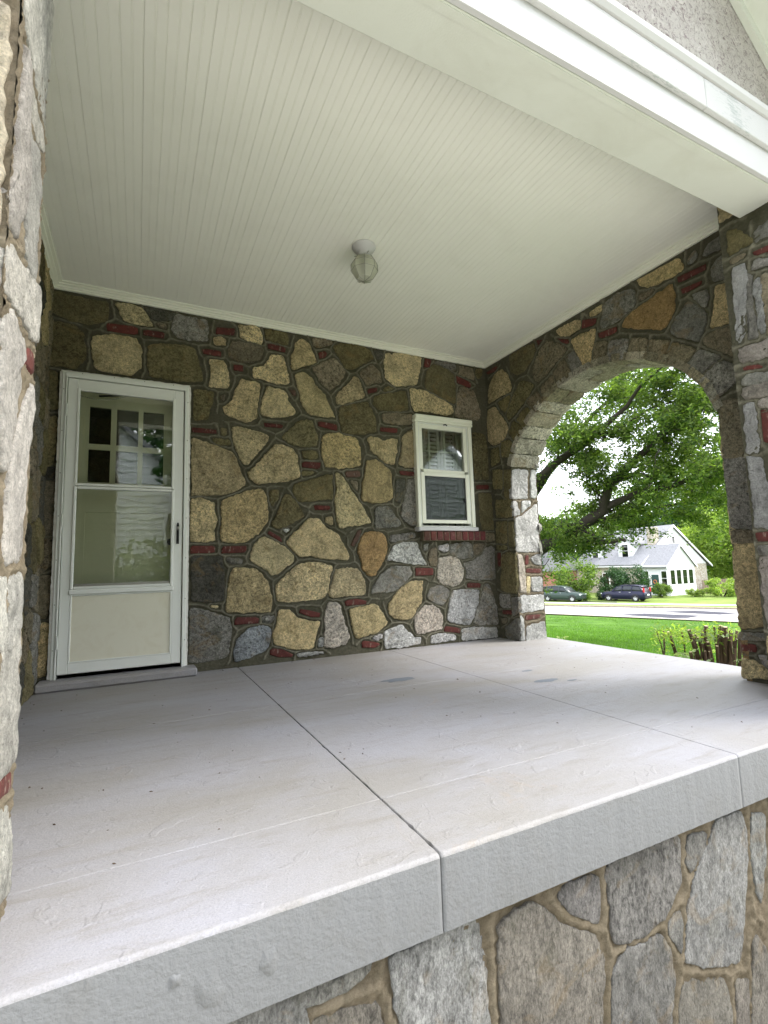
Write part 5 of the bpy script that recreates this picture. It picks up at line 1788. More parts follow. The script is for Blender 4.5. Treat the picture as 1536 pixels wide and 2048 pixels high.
def tree(name, base, h, crown, n, size, mat, seed, label, group=None, trunk_r=0.25, cfrac=0.35, clumps=60):
    r = np.random.default_rng(seed)
    t = thing(name, base, label, 'tree', group)
    bx, by, bz = base
    rx, rz = crown
    cz = bz + h - rz
    cs = []
    limbs = MB()
    for k in range(clumps):
        d = r.normal(size=3)
        d /= np.linalg.norm(d)
        f = 0.45 + 0.5 * r.random()
        c = (bx + d[0] * rx * f, by + d[1] * rx * f, cz + d[2] * rz * f)
        cs.append((*c, rx * (0.14 + 0.16 * r.random())))
        if k % 3 == 0:
            limbs.tube([(bx, by, bz + h * cfrac), ((bx + c[0]) / 2, (by + c[1]) / 2, (bz + h * cfrac + c[2]) / 2 + 0.2), c], [trunk_r * .45, trunk_r * .22, 0.02], 5)
    P = blob_points(r, cs, n, 0.3)
    link('crown', leaf_mesh('crown', P, size, seed), mat, t)
    MB().tube([(bx, by, bz - 0.3), (bx + .1, by, bz + h * 0.2), (bx, by + .1, bz + h * cfrac), (bx, by, cz + rz * .5)], [trunk_r * 1.25, trunk_r, trunk_r * .8, trunk_r * .2], 9).build('trunk', M['bark'], t, True)
    limbs.build('limbs', M['bark'], t)
    return t

def gpt(px, py_base, depth):
    p = at(px, py_base, depth)
    return (p.x, p.y, ground_z(p.x, p.y))

# ---- the white house across the street (own frame: u along the front, w going back, origin at the front right foot of the sun porch)
h0 = at(1340, 1195, 56)
HZ = -3.64
az = math.radians(182)
U = Vector((math.sin(az), math.cos(az), 0))
W = Vector((math.sin(az - PI / 2), math.cos(az - PI / 2), 0))
house = thing('house', (h0.x, h0.y, HZ), 'white house with grey shingle roof, dormers and sun porch across the street', 'house')
house.matrix_basis = Matrix(((U.x, W.x, 0, h0.x), (U.y, W.y, 0, h0.y), (0, 0, 1, HZ), (0, 0, 0, 1)))
bpy.context.view_layer.update()
EV, RH, DP = 3.75, 8.45, 12.0
UL, UR = -13.6, -3.3
hb = lambda m, n, mat, par=house: m.build_local(n, mat, par)
hb(MB().box((UL, 0.02, -0.5), (UR, DP, EV - 0.1)), 'stone_walls', M['veneer'])
hb(MB().prism([(0.0, EV - .1), (DP, EV - .1), (DP / 2, RH - 0.1)], 0, UL + 0.1, UR + 0.02), 'gable_siding', M['siding'])
rm = MB()
rm.prism([(-0.35, EV - 0.12), (DP / 2, RH), (DP / 2, RH + 0.16), (-0.42, EV + 0.02)], 0, UL - 0.2, UR + 0.25)
rm.prism([(DP + 0.8, EV - 0.45), (DP / 2, RH), (DP / 2, RH + 0.16), (DP + 0.85, EV - 0.30)], 0, UL - 0.2, UR + 0.25)
roof = hb(rm, 'roof', M['shingle'])
for s in (0, 1):
    y0, y1 = ((-0.4, DP / 2) if s == 0 else (DP + 0.82, DP / 2))
    z0 = EV - 0.10 if s == 0 else EV - 0.42
    hb(MB().prism([(y0, z0 - 0.16), (y1, RH - 0.14), (y1, RH + 0.15), (y0, z0 + 0.10)], 0, UR + 0.252, UR + 0.30), 'rake_board', M['white'])
# sun porch
PE, PR, PW = 3.62, 5.95, 4.7
hb(MB().box((UR + 0.05, 0, 0.0), (0, PW, PE - 0.05)), 'sun_porch_walls', M['siding'])
hb(MB().box((UR + 0.05, 0.05, -0.6), (-0.05, PW - 0.05, -0.002)), 'sun_porch_base', M['veneer'])
hb(MB().prism([(0, PE - .05), (PW, PE - .05), (PW / 2, PR - 0.08)], 0, UR, -0.02), 'sun_porch_gable', M['siding'])
rp = MB()
rp.prism([(-0.35, PE - 0.30), (PW / 2, PR), (PW / 2, PR + 0.14), (-0.38, PE - 0.16)], 0, UR - 2.5, 0.18)
rp.prism([(PW + 0.3, PE - 0.27), (PW / 2, PR), (PW / 2, PR + 0.14), (PW + 0.33, PE - 0.13)], 0, UR - 2.5, 0.18)
hb(rp, 'sun_porch_roof', M['shingle'])
for y0 in (-0.37, PW + 0.32):
    hb(MB().prism([(y0, PE - 0.42), (PW / 2, PR - 0.12), (PW / 2, PR + 0.13), (y0, PE - 0.15)], 0, 0.182, 0.22), 'rake_board', M['white'])
hb(MB().box((UL, -0.40, EV - 0.26), (0.15, -0.30, EV - 0.12)), 'gutter', M['white'])
# clapboards on the porch
for k in range(11):
    z = 0.05 + k * 0.14
    if z > 1.45: break
    hb(MB().prism([(-0.005, z), (-0.028, z), (-0.006, z + 0.14)], 0, UR + 0.06, 0.0), 'clapboard', M['siding'])
    hb(MB().prism([(0.005, z), (0.028, z), (0.006, z + 0.14)], 1, 0.0, PW), 'clapboard', M['siding'])
def hwin(side, c, z0, z1, w, n=1, u=None):
    """double hung window; side 'f' front face (w=const 0) or 'r' right end"""
    f, fr_ = MB(), MB()
    if side == 'f':
        o = (u if u is not None else 0)
        frm = MB().box((c - w / 2 - .09, o - 0.05, z0 - .09), (c + w / 2 + .09, o + 0.02, z1 + .09))
        p = hb(frm, 'window', M['white'])
        hb(MB().box((c - w / 2, o - 0.056, z0), (c + w / 2, o - 0.045, (z0 + z1) / 2 - .03)), 'pane', M['far_glass'], p)
        hb(MB().box((c - w / 2, o - 0.056, (z0 + z1) / 2 + .03), (c + w / 2, o - 0.045, z1)), 'pane', M['far_glass'], p)
        hb(MB().box((c - w / 2, o - 0.0445, z0), (c + w / 2, o - 0.044, z1)), 'blind', M['dark'], p)
    else:
        o = (u if u is not None else 0)
        p = hb(MB().box((o - 0.02, c - w / 2 - .09, z0 - .09), (o + 0.05, c + w / 2 + .09, z1 + .09)), 'window', M['white'])
        hb(MB().box((o + .045, c - w / 2, z0), (o + .056, c + w / 2, (z0 + z1) / 2 - .03)), 'pane', M['far_glass'], p)
        hb(MB().box((o + .045, c - w / 2, (z0 + z1) / 2 + .03), (o + .056, c + w / 2, z1)), 'pane', M['far_glass'], p)
        hb(MB().box((o + .0505, c - w / 2, z0), (o + .0508, c + w / 2, z1)), 'blind', M['dark'], p)
for c in (0.75, 1.80, 2.85, 3.90):
    hwin('r', c, 1.45, 3.05, 0.72)
hwin('f', -0.45, 1.35, 2.95, 0.62)
hwin('f', -2.75, 1.35, 2.95, 0.62)
gd = hb(MB().box((-2.05, -0.06, 0.35), (-1.15, 0.0, 2.55)), 'front_door', M['greendoor'])
hb(MB().box((-2.17, -0.045, 0.30), (-2.06, -0.001, 2.66)).box((-1.14, -0.045, 0.30), (-1.03, -0.001, 2.66)).box((-2.17, -0.046, 2.56), (-1.03, -0.001, 2.67)), 'door_frame', M['white'])
wr = MB()
wr.tube([(-1.6 + 0.2 * math.cos(k / 12 * 2 * PI), -0.10, 1.75 + 0.2 * math.sin(k / 12 * 2 * PI)) for k in range(13)], 0.05, 6)
hb(wr, 'wreath', M['orange'], gd)
hb(MB().box((-2.2, -1.0, -0.3), (-1.0, -0.02, 0.15)).box((-2.3, -1.4, -0.4), (-0.9, -1.0, -0.02)), 'front_steps', M['concrete'])
hwin('r', DP - 3.0, 1.3, 3.0, 0.8, u=UR + 0.02)
hwin('r', DP / 2, 6.3, 7.1, 0.45, u=UR + 0.03)
# dormers
for c in (-6.2, -10.9):
    d = hb(MB().box((c - 1.05, 0.95, 4.2), (c + 1.05, 4.0, 6.45)), 'dormer', M['siding'])
    hb(MB().prism([(c - 1.35, 6.2), (c, 7.25), (c + 1.35, 6.2), (c + 1.35, 6.32), (c, 7.38), (c - 1.35, 6.32)], 1, 0.7, 5.2), 'dormer_roof', M['shingle'], d)
    hb(MB().prism([(c - 1.05, 6.4), (c + 1.05, 6.4), (c, 7.2)], 1, 0.96, 4.6), 'dormer_gable', M['siding'], d)
    hwin('f', c, 4.75, 6.25, 0.85, u=0.95)
hb(MB().box((-4.3, 2.6, 5.2), (-3.0 - .3, 3.5, 8.3), 0.05), 'chimney', M['veneer'])
for c in (-6.0, -8.6, -11.5):
    hwin('f', c, 1.2, 2.7, 0.9)
hb(MB().box((UR + 0.3, PW + 0.6, -0.2), (UR + 3.6, DP - 0.5, 0.5)), 'deck', M['oldwood'])
for k in range(16):
    y = PW + 0.8 + k * 0.42
    hb(MB().box((UR + 3.5, y, 0.5), (UR + 3.56, y + 0.34, 1.75)), 'deck_board', M['oldwood'])
hb(MB().tube([(0.08, 0.08, 0.0), (0.08, 0.08, PE - 0.3)], 0.05, 6), 'downpipe', M['white'])
# second house further left, mostly hidden by the trees
g2 = gpt(1075, 1185, 66)
h2 = thing('house', (g2[0], g2[1], -3.6), 'red brick house glimpsed between the arch jamb and the parked green car', 'house')
h2.matrix_basis = Matrix(((U.x, W.x, 0, g2[0]), (U.y, W.y, 0, g2[1]), (0, 0, 1, -3.6), (0, 0, 0, 1)))
hb(MB().box((-9, 0, 0), (0.4, 8, 3.2)), 'brick_walls', M['redbrickfar'], h2)
hb(MB().prism([(-0.4, 3.1), (4, 6.2), (8.4, 3.1)], 0, -9.3, 0.7), 'roof', M['shingle'], h2)
w_ = hb(MB().box((-1.5, -0.06, 1.0), (-0.3, 0.0, 2.4)), 'window', M['white'], h2)
hb(MB().box((-1.4, -0.07, 1.1), (-0.4, -0.06, 2.3)), 'pane', M['far_glass'], w_)

# ---- parked cars
def car(loc, rz, paintm, label, kind):
    t = thing('parked_car', loc, label, 'car', 'cars parked in front of the white house', rz)
    bpy.context.view_layer.update()
    Lh, Wd = 2.28, 0.90
    def loft(secs, name, mat, par=t, smooth=True):
        """secs: list of (x, [(y,z)...]) closed cross sections, mirrored shapes"""
        V, F = [], []
        n = len(secs[0][1])
        for x, sec in secs:
            V += [(x, y, z) for y, z in sec]
        for i in range(len(secs) - 1):
            for k in range(n):
                q = (k + 1) % n
                F.append((i * n + k, i * n + q, (i + 1) * n + q, (i + 1) * n + k))
        F.append(tuple(range(n))[::-1]); F.append(tuple((len(secs) - 1) * n + k for k in range(n)))
        m = pymesh(name, V, F)
        bm = bmesh.new(); bm.from_mesh(m); bmesh.ops.recalc_face_normals(bm, faces=bm.faces); bm.to_mesh(m); bm.free()
        if smooth: m.polygons.foreach_set('use_smooth', [len(p.vertices) == 4 for p in m.polygons])
        return child_local(name, m, mat, par)
    def lower(w, zb, zt):
        return [(-w * .93, zb), (-w, zb + .18), (-w, zt - .12), (-w * .94, zt), (w * .94, zt), (w, zt - .12), (w, zb + .18), (w * .93, zb)]
    body = loft([(2.27, lower(.62, .38, .72)), (2.20, lower(.80, .26, .82)), (1.85, lower(.88, .22, .93)), (1.0, lower(.9, .22, 1.02)), (0.0, lower(.9, .22, 1.04)),
                 (-1.2, lower(.9, .22, 1.06)), (-2.05, lower(.88, .24, 1.05)), (-2.22, lower(.84, .28, .98)), (-2.28, lower(.74, .36, .80))], 'body', paintm)
    def cab(wb, wt, zb, zt):
        return [(-wb, zb), (-wb * .97, zb + (zt - zb) * .5), (-wt, zt - .06), (-wt * .88, zt), (wt * .88, zt), (wt, zt - .06), (wb * .97, zb + (zt - zb) * .5), (wb, zb)]
    loft([(1.15, cab(.80, .78, 1.0, 1.03)), (0.55, cab(.82, .66, 1.0, 1.46)), (0.15, cab(.82, .66, 1.0, 1.60)), (-0.9, cab(.82, .66, 1.0, 1.64)), (-1.75, cab(.82, .64, 1.0, 1.54)), (-2.20, cab(.80, .72, 1.0, 1.06))], 'window_band', M['carglass'])
    loft([(0.50, [(-.62, 1.46), (-.60, 1.50), (.60, 1.50), (.62, 1.46)]), (0.10, [(-.68, 1.575), (-.62, 1.645), (.62, 1.645), (.68, 1.575)]), (-0.9, [(-.68, 1.61), (-.62, 1.68), (.62, 1.68), (.68, 1.61)]),
          (-1.80, [(-.66, 1.53), (-.60, 1.60), (.60, 1.60), (.66, 1.53)]), (-1.98, [(-.6, 1.46), (-.58, 1.50), (.58, 1.50), (.6, 1.46)])], 'roof_panel', paintm)
    for s in (-1, 1):
        for xa, xb in (((1.02, 1.0), (0.42, 1.56)), ((-0.02, 1.02), (-0.06, 1.62)), ((-1.02, 1.02), (-1.02, 1.64)), ((-2.05, 1.02), (-1.78, 1.58))):
            MB().tube([(xa[0], s * .835, xa[1]), ((xa[0] + xb[0]) / 2, s * .81, (xa[1] + xb[1]) / 2), (xb[0], s * .69, xb[1])], [.05, .045, .04], 5).build_local('pillar', paintm, t)
        MB().box((0.72, s * .93, 1.02), (0.88, s * 1.06, 1.16), .03).build_local('mirror', paintm, t)
        MB().box((2.02, s * .50, .68), (2.235, s * .80, .82), .03).build_local('headlight', M['lampwhite'], t)
        MB().box((-2.25, s * .70, .95), (-2.10, s * .845, 1.40 if kind == 'suv' else 1.08), .03).build_local('tail_light', M['red'], t)
        MB().box((-1.2, s * .901, .20), (1.2, s * .915, .30), .004).build_local('sill_trim', M['rubber'], t)
        for xh in (0.15, -0.85):
            MB().box((xh - .1, s * .905, .93), (xh + .08, s * .92, .96), .004).build_local('door_handle', M['rim'], t)
        for x in (1.38, -1.35):
            y = s * .80
            w = MB()
            pr = [(.20, .10), (.31, .11), (.345, .07), (.345, -.07), (.31, -.11), (.20, -.10)]
            n = 24
            V, F = [], []
            for r_, o_ in pr:
                for k in range(n):
                    a = 2 * PI * k / n
                    V.append((x + r_ * math.cos(a), y + o_, .345 + r_ * math.sin(a)))
            for i in range(len(pr) - 1):
                for k in range(n):
                    F.append((i * n + k, i * n + (k + 1) % n, (i + 1) * n + (k + 1) % n, (i + 1) * n + k))
            wh = child_local('wheel', pymesh('wheel', V, F, True), M['rubber'], t)
            V, F = [], []
            rimm = MB()
            for k in range(5):
                a = 2 * PI * k / 5 + .3
                rimm.tube([(x, y + s * .105, .345), (x + .20 * math.cos(a), y + s * .09, .345 + .20 * math.sin(a))], [.035, .03], 4)
            rimm.tube([(x, y + s * .06, .345), (x, y + s * .085, .345)], [.205, .205], 20)
            rimm.build_local('rim', M['rim'], wh)
            arch = MB()
            arch.tube([(x + .40 * math.cos(PI * k / 10), s * .885, .345 + .40 * math.sin(PI * k / 10)) for k in range(11)], .035, 5)
            arch.build_local('wheel_arch', M['rubber'], t)
    MB().box((2.16, -.45, .44), (2.275, .45, .60), .02).build_local('grille', M['rubber'], t)
    MB().box((-2.30, -.26, .62), (-2.275, .26, .76), .004).build_local('number_plate', M['white'], t)
    MB().box((-2.33, -.80, .34), (-2.20, .80, .52), .04).build_local('bumper', M['rubber'], t)
    if kind == 'suv':
        for s in (-1, 1):
            MB().tube([(0.3, s * .60, 1.70), (-1.6, s * .60, 1.70)], .02, 5).build_local('roof_rail', M['rubber'], t)
    return t
def car_at(px, py, depth, heading_px, m, label, kind):
    p = at(px, py, depth)
    return car((p.x, p.y, max(ground_z(p.x, p.y), -3.62) + 0.10), heading_px, m, label, kind)
# headings: angle of the car's nose, counter-clockwise from +X
car_at(1252, 1204, 51.5, math.radians(104), M['navy'], 'dark blue parked car with tall red tail lights, its rear towards the right', 'suv')
car_at(1127, 1199, 53.5, math.radians(-72), M['greencar'], 'dark grey green parked car nearest the arch jamb, its nose pointing right', 'car')

# ---- shrubs by the house
GB = 'shrubs growing in front of the white house'
def bush_at(px, pyb, depth, rx, rz, n, size, mat, seed, label, group=GB):
    p = at(px, pyb, depth)
    return bush('shrub', (p.x, p.y, max(ground_z(p.x, p.y), -3.6) + 0.05), rx, rx, rz, n, size, mat, seed, label, 'shrub', group)
bush_at(1150, 1196, 56, 2.1, 1.9, 4200, 0.28, M['leaf'], 1, 'tall loose green shrub behind the dark green car')
bush_at(1222, 1190, 55.5, 1.35, 1.55, 3600, 0.2, M['leaf_dark'], 2, 'rounded dark shrub behind the front of the blue car')
bush_at(1264, 1190, 55.5, 1.55, 1.6, 4200, 0.2, M['leaf_dark'], 3, 'rounded dark shrub over the rear of the blue car')
bush_at(1324, 1197, 54.5, 1.05, 0.68, 3200, 0.15, M['leaf'], 4, 'small clipped round shrub below the sun porch door')
bush_at(1392, 1204, 54.0, 0.75, 0.45, 1500, 0.16, M['leaf_light'], 5, 'low tuft of plants at the foot of the sun porch corner')
bush_at(1447, 1204, 53.0, 1.6, 0.85, 4200, 0.2, M['leaf_light'], 6, 'broad pale green shrub beside the deck at the right')
bush_at(1172, 1196, 52.8, 0.5, 0.45, 700, 0.15, M['leaf'], 8, 'small shrub between the two parked cars')
bush_at(1203, 1195, 53.5, 0.4, 0.5, 700, 0.15, M['leaf_dark'], 9, 'narrow dark shrub by the house steps left of the blue car')

# ---- background trees
GT = 'trees behind the white house'
def tree_at(px, depth, h, crown, n, size, mat, seed, label, tr=0.3, clumps=60):
    p = at(px, 1150, depth)
    return tree('background_tree', (p.x, p.y, max(ground_z(p.x, p.y), -3.6)), h, crown, n, size, mat, seed, label, GT, tr, 0.3, clumps)
tree_at(1340, 84, 15.5, (8, 7), 16000, 0.55, M['leaf_dark'], 11, 'dark green tree rising behind the ridge of the white house')
tree_at(1405, 92, 17, (8, 8), 14000, 0.6, M['leaf_dark'], 12, 'dark tree between the house gable and the pale trees')
tree_at(1475, 70, 12.5, (7, 6.3), 16000, 0.42, M['leaf_light'], 13, 'pale yellow green tree to the right of the white house', clumps=90)
tree_at(1432, 76, 10.5, (5, 5), 9000, 0.42, M['leaf_light'], 14, 'pale rounded tree just behind the deck')
tree_at(1250, 90, 13, (7, 6), 11000, 0.55, M['leaf'], 15, 'mid green tree behind the left roof of the white house')
tree_at(1150, 80, 13, (7, 6), 12000, 0.5, M['leaf'], 16, 'green tree behind the left dormer')
tree_at(1080, 74, 12, (6, 6), 9000, 0.5, M['leaf_dark'], 17, 'dark tree behind the red brick house')
tree_at(1560, 64, 12, (6.5, 6), 9000, 0.42, M['leaf'], 18, 'green tree hidden mostly by the right pier of the arch')
tree_at(1010, 70, 14, (7, 7), 7000, 0.55, M['leaf_dark'], 19, 'dark tree furthest left, beyond the arch jamb')

# ---- the big spreading tree on the lawn
rt_ = random.Random(12)
rn = np.random.default_rng(8)
bt = at(1035, 1230, 17.5)
TB = (bt.x, bt.y, ground_z(bt.x, bt.y))
big = thing('spreading_tree', TB, 'large spreading tree with dark crooked limbs and feathery leaves filling the arch opening', 'tree')
trunk_top = at(1050, 1090, 17.0)
def path(pts):
    return [at(*p) for p in pts]
limbs = [
    ([(1035, 1235, 17.5), (1040, 1160, 17.3), (1050, 1110, 17.0)], [.36, .30, .26]),
    ([(1050, 1110, 17.0), (1110, 1085, 16.5), (1160, 1058, 16), (1205, 1020, 15.6), (1222, 965, 15.2), (1262, 930, 14.8), (1312, 880, 14.2), (1370, 830, 13.6), (1420, 760, 13.2)], [.26, .22, .19, .17, .14, .11, .08, .05, .02]),
    ([(1050, 1110, 17.0), (1060, 1000, 16.6), (1078, 960, 16.2), (1110, 925, 15.8), (1160, 895, 15.4), (1190, 868, 15.0), (1250, 815, 14.5), (1290, 770, 14), (1350, 700, 13.5)], [.25, .17, .14, .12, .105, .09, .06, .04, .02]),
    ([(1060, 1000, 16.6), (1100, 945, 16.8), (1140, 905, 16.8), (1170, 845, 16.8), (1230, 790, 16.8), (1310, 750, 16.5)], [.14, .11, .09, .07, .045, .02]),
    ([(1205, 1020, 15.6), (1270, 985, 15), (1340, 975, 14.5), (1390, 945, 14), (1445, 925, 13.5)], [.13, .09, .075, .055, .03]),
    ([(1222, 965, 15.2), (1270, 950, 15.6), (1330, 955, 16), (1400, 965, 16.2), (1440, 990, 16.4)], [.09, .07, .05, .03, .012]),
    ([(1160, 1058, 16), (1230, 1030, 16.5), (1300, 1015, 17), (1370, 1005, 17), (1430, 1010, 17)], [.10, .07, .05, .03, .012]),
    ([(1098, 1092, 16.6), (1140, 1082, 15.9), (1185, 1083, 15.4), (1226, 1086, 15.0), (1240, 1081, 14.9), (1250, 1082, 14.85)], [.10, .08, .075, .07, .065, .05]),
    ([(1190, 868, 15.0), (1218, 870, 14.8), (1252, 850, 14.5), (1300, 815, 14.2), (1380, 790, 14)], [.06, .045, .035, .025, .01]),
    ([(1110, 925, 15.8), (1140, 905, 15.5), (1130, 860, 15.2), (1115, 835, 15)], [.05, .04, .025, .01]),
    ([(1050, 1110, 17.0), (1000, 1000, 17.5), (940, 900, 18), (880, 820, 18)], [.22, .16, .1, .04]),
    ([(1050, 1110, 17.0), (1010, 960, 19), (1060, 820, 20), (1150, 700, 21)], [.22, .16, .1, .04]),
]
twig_src = []
for k, (pp, rr) in enumerate(limbs):
    P = path(pp)
    Q, Rr = [], []
    for i in range(len(P) - 1):
        for j in range(3):
            f = j / 3
            w = noise.noise_vector(P[i].lerp(P[i + 1], f) * 1.7) * 0.10
            Q.append(P[i].lerp(P[i + 1], f) + w * (1 if (i or j) else 0))
            Rr.append(rr[i] + (rr[i + 1] - rr[i]) * f)
    Q.append(P[-1]); Rr.append(rr[-1])
    MB().tube(Q, Rr, 8).build('trunk' if k == 0 else 'limb', M['bark'], big, True)
    if k not in (0,):
        for i in range(3, len(Q)):
            twig_src.append((Q[i], (Q[i] - Q[i - 1]).normalized(), Rr[i], k))
twigs = MB()
leafpts, leafdir = [], []
def sky_gap(p):
    """the crown is thin on its left and in the middle"""
    return 0
def sprout(p, d, length, r, depth):
    n = 4
    pts = [p]
    q = p.copy()
    dd = d.copy()
    for i in range(n):
        dd = (dd + Vector((rt_.gauss(0, .22), rt_.gauss(0, .22), rt_.gauss(0.02, .2)))).normalized()
        q = q + dd * length / n
        pts.append(q.copy())
    twigs.tube(pts, [r * (1 - .8 * i / n) for i in range(n + 1)], 4, False)
    if depth > 0:
        for i in range(1, n + 1):
            for s in range(2 if depth > 1 else 1):
                nd_ = (dd + Vector((rt_.gauss(0, .8), rt_.gauss(0, .8), rt_.gauss(-.05, .5)))).normalized()
                sprout(pts[i], nd_, length * .55, r * .5, depth - 1)
    else:
        for i in range(1, n + 1):
            for s in range(6):
                leafpts.append(pts[i] + Vector((rt_.gauss(0, .085), rt_.gauss(0, .085), rt_.gauss(-.04, .07))))
for p, d, r, k in twig_src:
    cnt = (1 if rt_.random() < .5 else 0) if r > .10 else 1
    if k == 7: cnt = 0
    if k in (2, 3) and rt_.random() < 0.35: cnt = max(0, cnt - 1)
    for c in range(cnt):
        side = Vector((rt_.gauss(0, 1), rt_.gauss(0, 1), rt_.gauss(.1, .7)))
        sprout(p, (d * .5 + side.normalized()).normalized(), rt_.uniform(.7, 1.4), max(.012, r * .3), 2)
for q in range(52):                                   # outer crown: dense on the right, loose in the middle
    px, py = rt_.uniform(1240, 1520), rt_.uniform(690, 1010)
    if px > 1380: py = rt_.uniform(690, 960)
    if px < 1300 and rt_.random() < .45: continue
    p = at(px, py, rt_.uniform(13, 19))
    sprout(p, Vector((rt_.gauss(0, 1), rt_.gauss(0, 1), rt_.gauss(-.3, .5))).normalized(), rt_.uniform(.6, 1.1), .015, 2 if rt_.random() < .6 else 1)
for q in range(36):
    px, py = rt_.choice([(rt_.uniform(1060, 1120), rt_.uniform(1010, 1120)), (rt_.uniform(1060, 1150), rt_.uniform(1030, 1080)), (rt_.uniform(1060, 1180), rt_.uniform(830, 1000)), (rt_.uniform(1150, 1330), rt_.uniform(720, 790)), (rt_.uniform(1200, 1330), rt_.uniform(960, 1015))])
    p = at(px, py, rt_.uniform(15, 20))
    sprout(p, Vector((rt_.gauss(0, 1), rt_.gauss(0, 1), rt_.gauss(-.3, .4))).normalized(), rt_.uniform(.6, 1.0), .015, 2 if rt_.random() < .5 else 1)
for q in range(70):                                    # rest of the crown, outside the arch
    p = at(rt_.uniform(820, 1060), rt_.uniform(620, 1080), rt_.uniform(15, 22)) if q % 2 else at(rt_.uniform(1060, 1650), rt_.uniform(450, 740), rt_.uniform(13, 21))
    sprout(p, Vector((rt_.gauss(0, 1), rt_.gauss(0, 1), rt_.gauss(-.3, .5))).normalized(), rt_.uniform(.6, 1.1), .015, 1)
twigs.build('twigs', M['bark'], big)
LP = np.array([tuple(p) for p in leafpts])
print('big tree leaves', len(LP))
link('crown', leaf_mesh('crown', LP, 0.112, 77, aspect=0.40, droop=0.35), M['leaf'], big)
# overhead wire
wp = [at(1100, 990, 22), at(1250, 975, 24), at(1400, 962, 26), at(1700, 930, 30)]
wm = MB().tube([at(700, 1040, 18)] + wp, 0.012, 5).build('utility_wire', M['wire'])
tag(wm, 'thin overhead cable crossing in front of the tree crown', 'wire')

# ---- the cut back bush beside the slab
cb = thing('cut_bush', (4.9, -1.6, ground_z(4.9, -1.6)), 'hard pruned bush of bare brown stumps with a few new leaves beside the porch slab', 'bush')
rs_ = random.Random(5)
stems = [  # (pixel of the cut top, pixel lower down, depth, radius)
 (1313, 1262, 1328, 1316, .007), (1327, 1260, 1327, 1320, .010), (1337, 1264, 1353, 1316, .020), (1363, 1262, 1371, 1320, .008), (1378, 1260, 1396, 1322, .020), (1387, 1270, 1399, 1322, .017),
 (1396, 1275, 1409, 1325, .012), (1412, 1252, 1410, 1318, .022), (1416, 1284, 1426, 1328, .018), (1428, 1252, 1432, 1300, .010), (1441, 1251, 1442, 1330, .024), (1450, 1254, 1450, 1335, .026),
 (1457, 1276, 1459, 1335, .020), (1462, 1266, 1462, 1335, .018), (1470, 1298, 1468, 1338, .018), (1474, 1262, 1466, 1338, .014), (1434, 1292, 1436, 1334, .018), (1406, 1288, 1414, 1330, .012),
 (1381, 1304, 1386, 1326, .018), (1420, 1300, 1418, 1330, .014), (1481, 1270, 1478, 1338, .02), (1492, 1262, 1490, 1340, .02)]
for k in range(16):
    a_ = rs_.uniform(1390, 1488)
    stems.append((a_, rs_.uniform(1258, 1305), a_ + rs_.uniform(-7, 9), 1335, rs_.uniform(.006, .012)))
tops = []
for k, (ax_, ay, bx_, by_, r) in enumerate(stems):
    dep = 5.05 - 0.10 * rs_.random() - (ax_ - 1313) / 170 * 0.28
    a, b_ = at(ax_, ay, dep), at(bx_, by_, dep + rs_.uniform(-.05, .05))
    r *= 0.85
    d = (b_ - a).normalized()
    foot = a + d * ((a.z + 1.1) / -d.z) if d.z < -.3 else Vector((b_.x, b_.y, -1.1))
    mid = [a.lerp(foot, f) + noise.noise_vector(a.lerp(foot, f) * 6) * .012 * (1 if f > 0 else 0) for f in (0, .15, .3, .5, .75, 1)]
    so2 = MB().tube(mid, [r * 1.05, r, r * 1.0, r * 1.1, r * 1.2, r * 1.3], 8).build('stem', M['stem'], cb, True)
    tops.append(mid[0])
    up_ = (mid[0] - mid[1]).normalized()
    MB().tube([mid[0] + up_ * .0008, mid[0] + up_ * .002], r * .86, 8).build('cut_end', M['cutwood'], so2)
pts = []
for k in range(1300):
    px = rs_.uniform(1305, 1492)
    py = rs_.gauss(1268, 9) if rs_.random() < .7 else rs_.uniform(1262, 1322)
    pts.append(at(px, py, rs_.uniform(4.7, 5.4)))
link('new_leaves', leaf_mesh('new_leaves', np.array([tuple(p) for p in pts]), 0.042, 5, 0.32, -0.1), M['leaf_light'], cb)
for k in range(44):
    px, py = rs_.uniform(1360, 1485), rs_.choice([rs_.uniform(1262, 1285), rs_.uniform(1300, 1328)])
    c = at(px, py, rs_.uniform(4.7, 5.0))
    P4 = np.array([tuple(c)] * 4) + rn.normal(0, .004, (4, 3))
    link('leaf_cluster', leaf_mesh('leaf_cluster', P4, 0.06, 100 + k, 0.40, -0.1), M['leaf_pale'], cb)
whip = MB()
for k in range(40):
    px, py = rs_.uniform(1310, 1480), rs_.uniform(1258, 1300)
    dp = rs_.uniform(4.75, 5.3)
    a = at(px, py, dp)
    whip.tube([a, a + Vector((rs_.gauss(0, .03), rs_.gauss(0, .05), rs_.gauss(0.02, .02))), a + Vector((rs_.gauss(0, .05), rs_.gauss(0, .09), rs_.gauss(.015, .03)))], [.0022, .0018, .001], 4, False)
tag(whip.build('young_shoots', M['leaf_pale'], cb), kind='stuff')
# a small pale weed at the foot of the slab
wd_ = thing('weed', (4.3, -0.5, -1.06), 'small pale flowering weed by the slab edge near the far arch jamb', 'weed')
wp_ = [at(rs_.uniform(1114, 1134), rs_.uniform(1272, 1287), rs_.uniform(5.6, 5.9)) for k in range(40)]
link('weed_leaves', leaf_mesh('weed_leaves', np.array([tuple(p) for p in wp_]), 0.035, 9, 0.5), M['leaf_pale'], wd_)
MB().tube([at(1122, 1280, 5.75), Vector((at(1122, 1280, 5.75).x, at(1122, 1280, 5.75).y, -1.1))], .006, 5).build('stem', M['stem'], wd_)

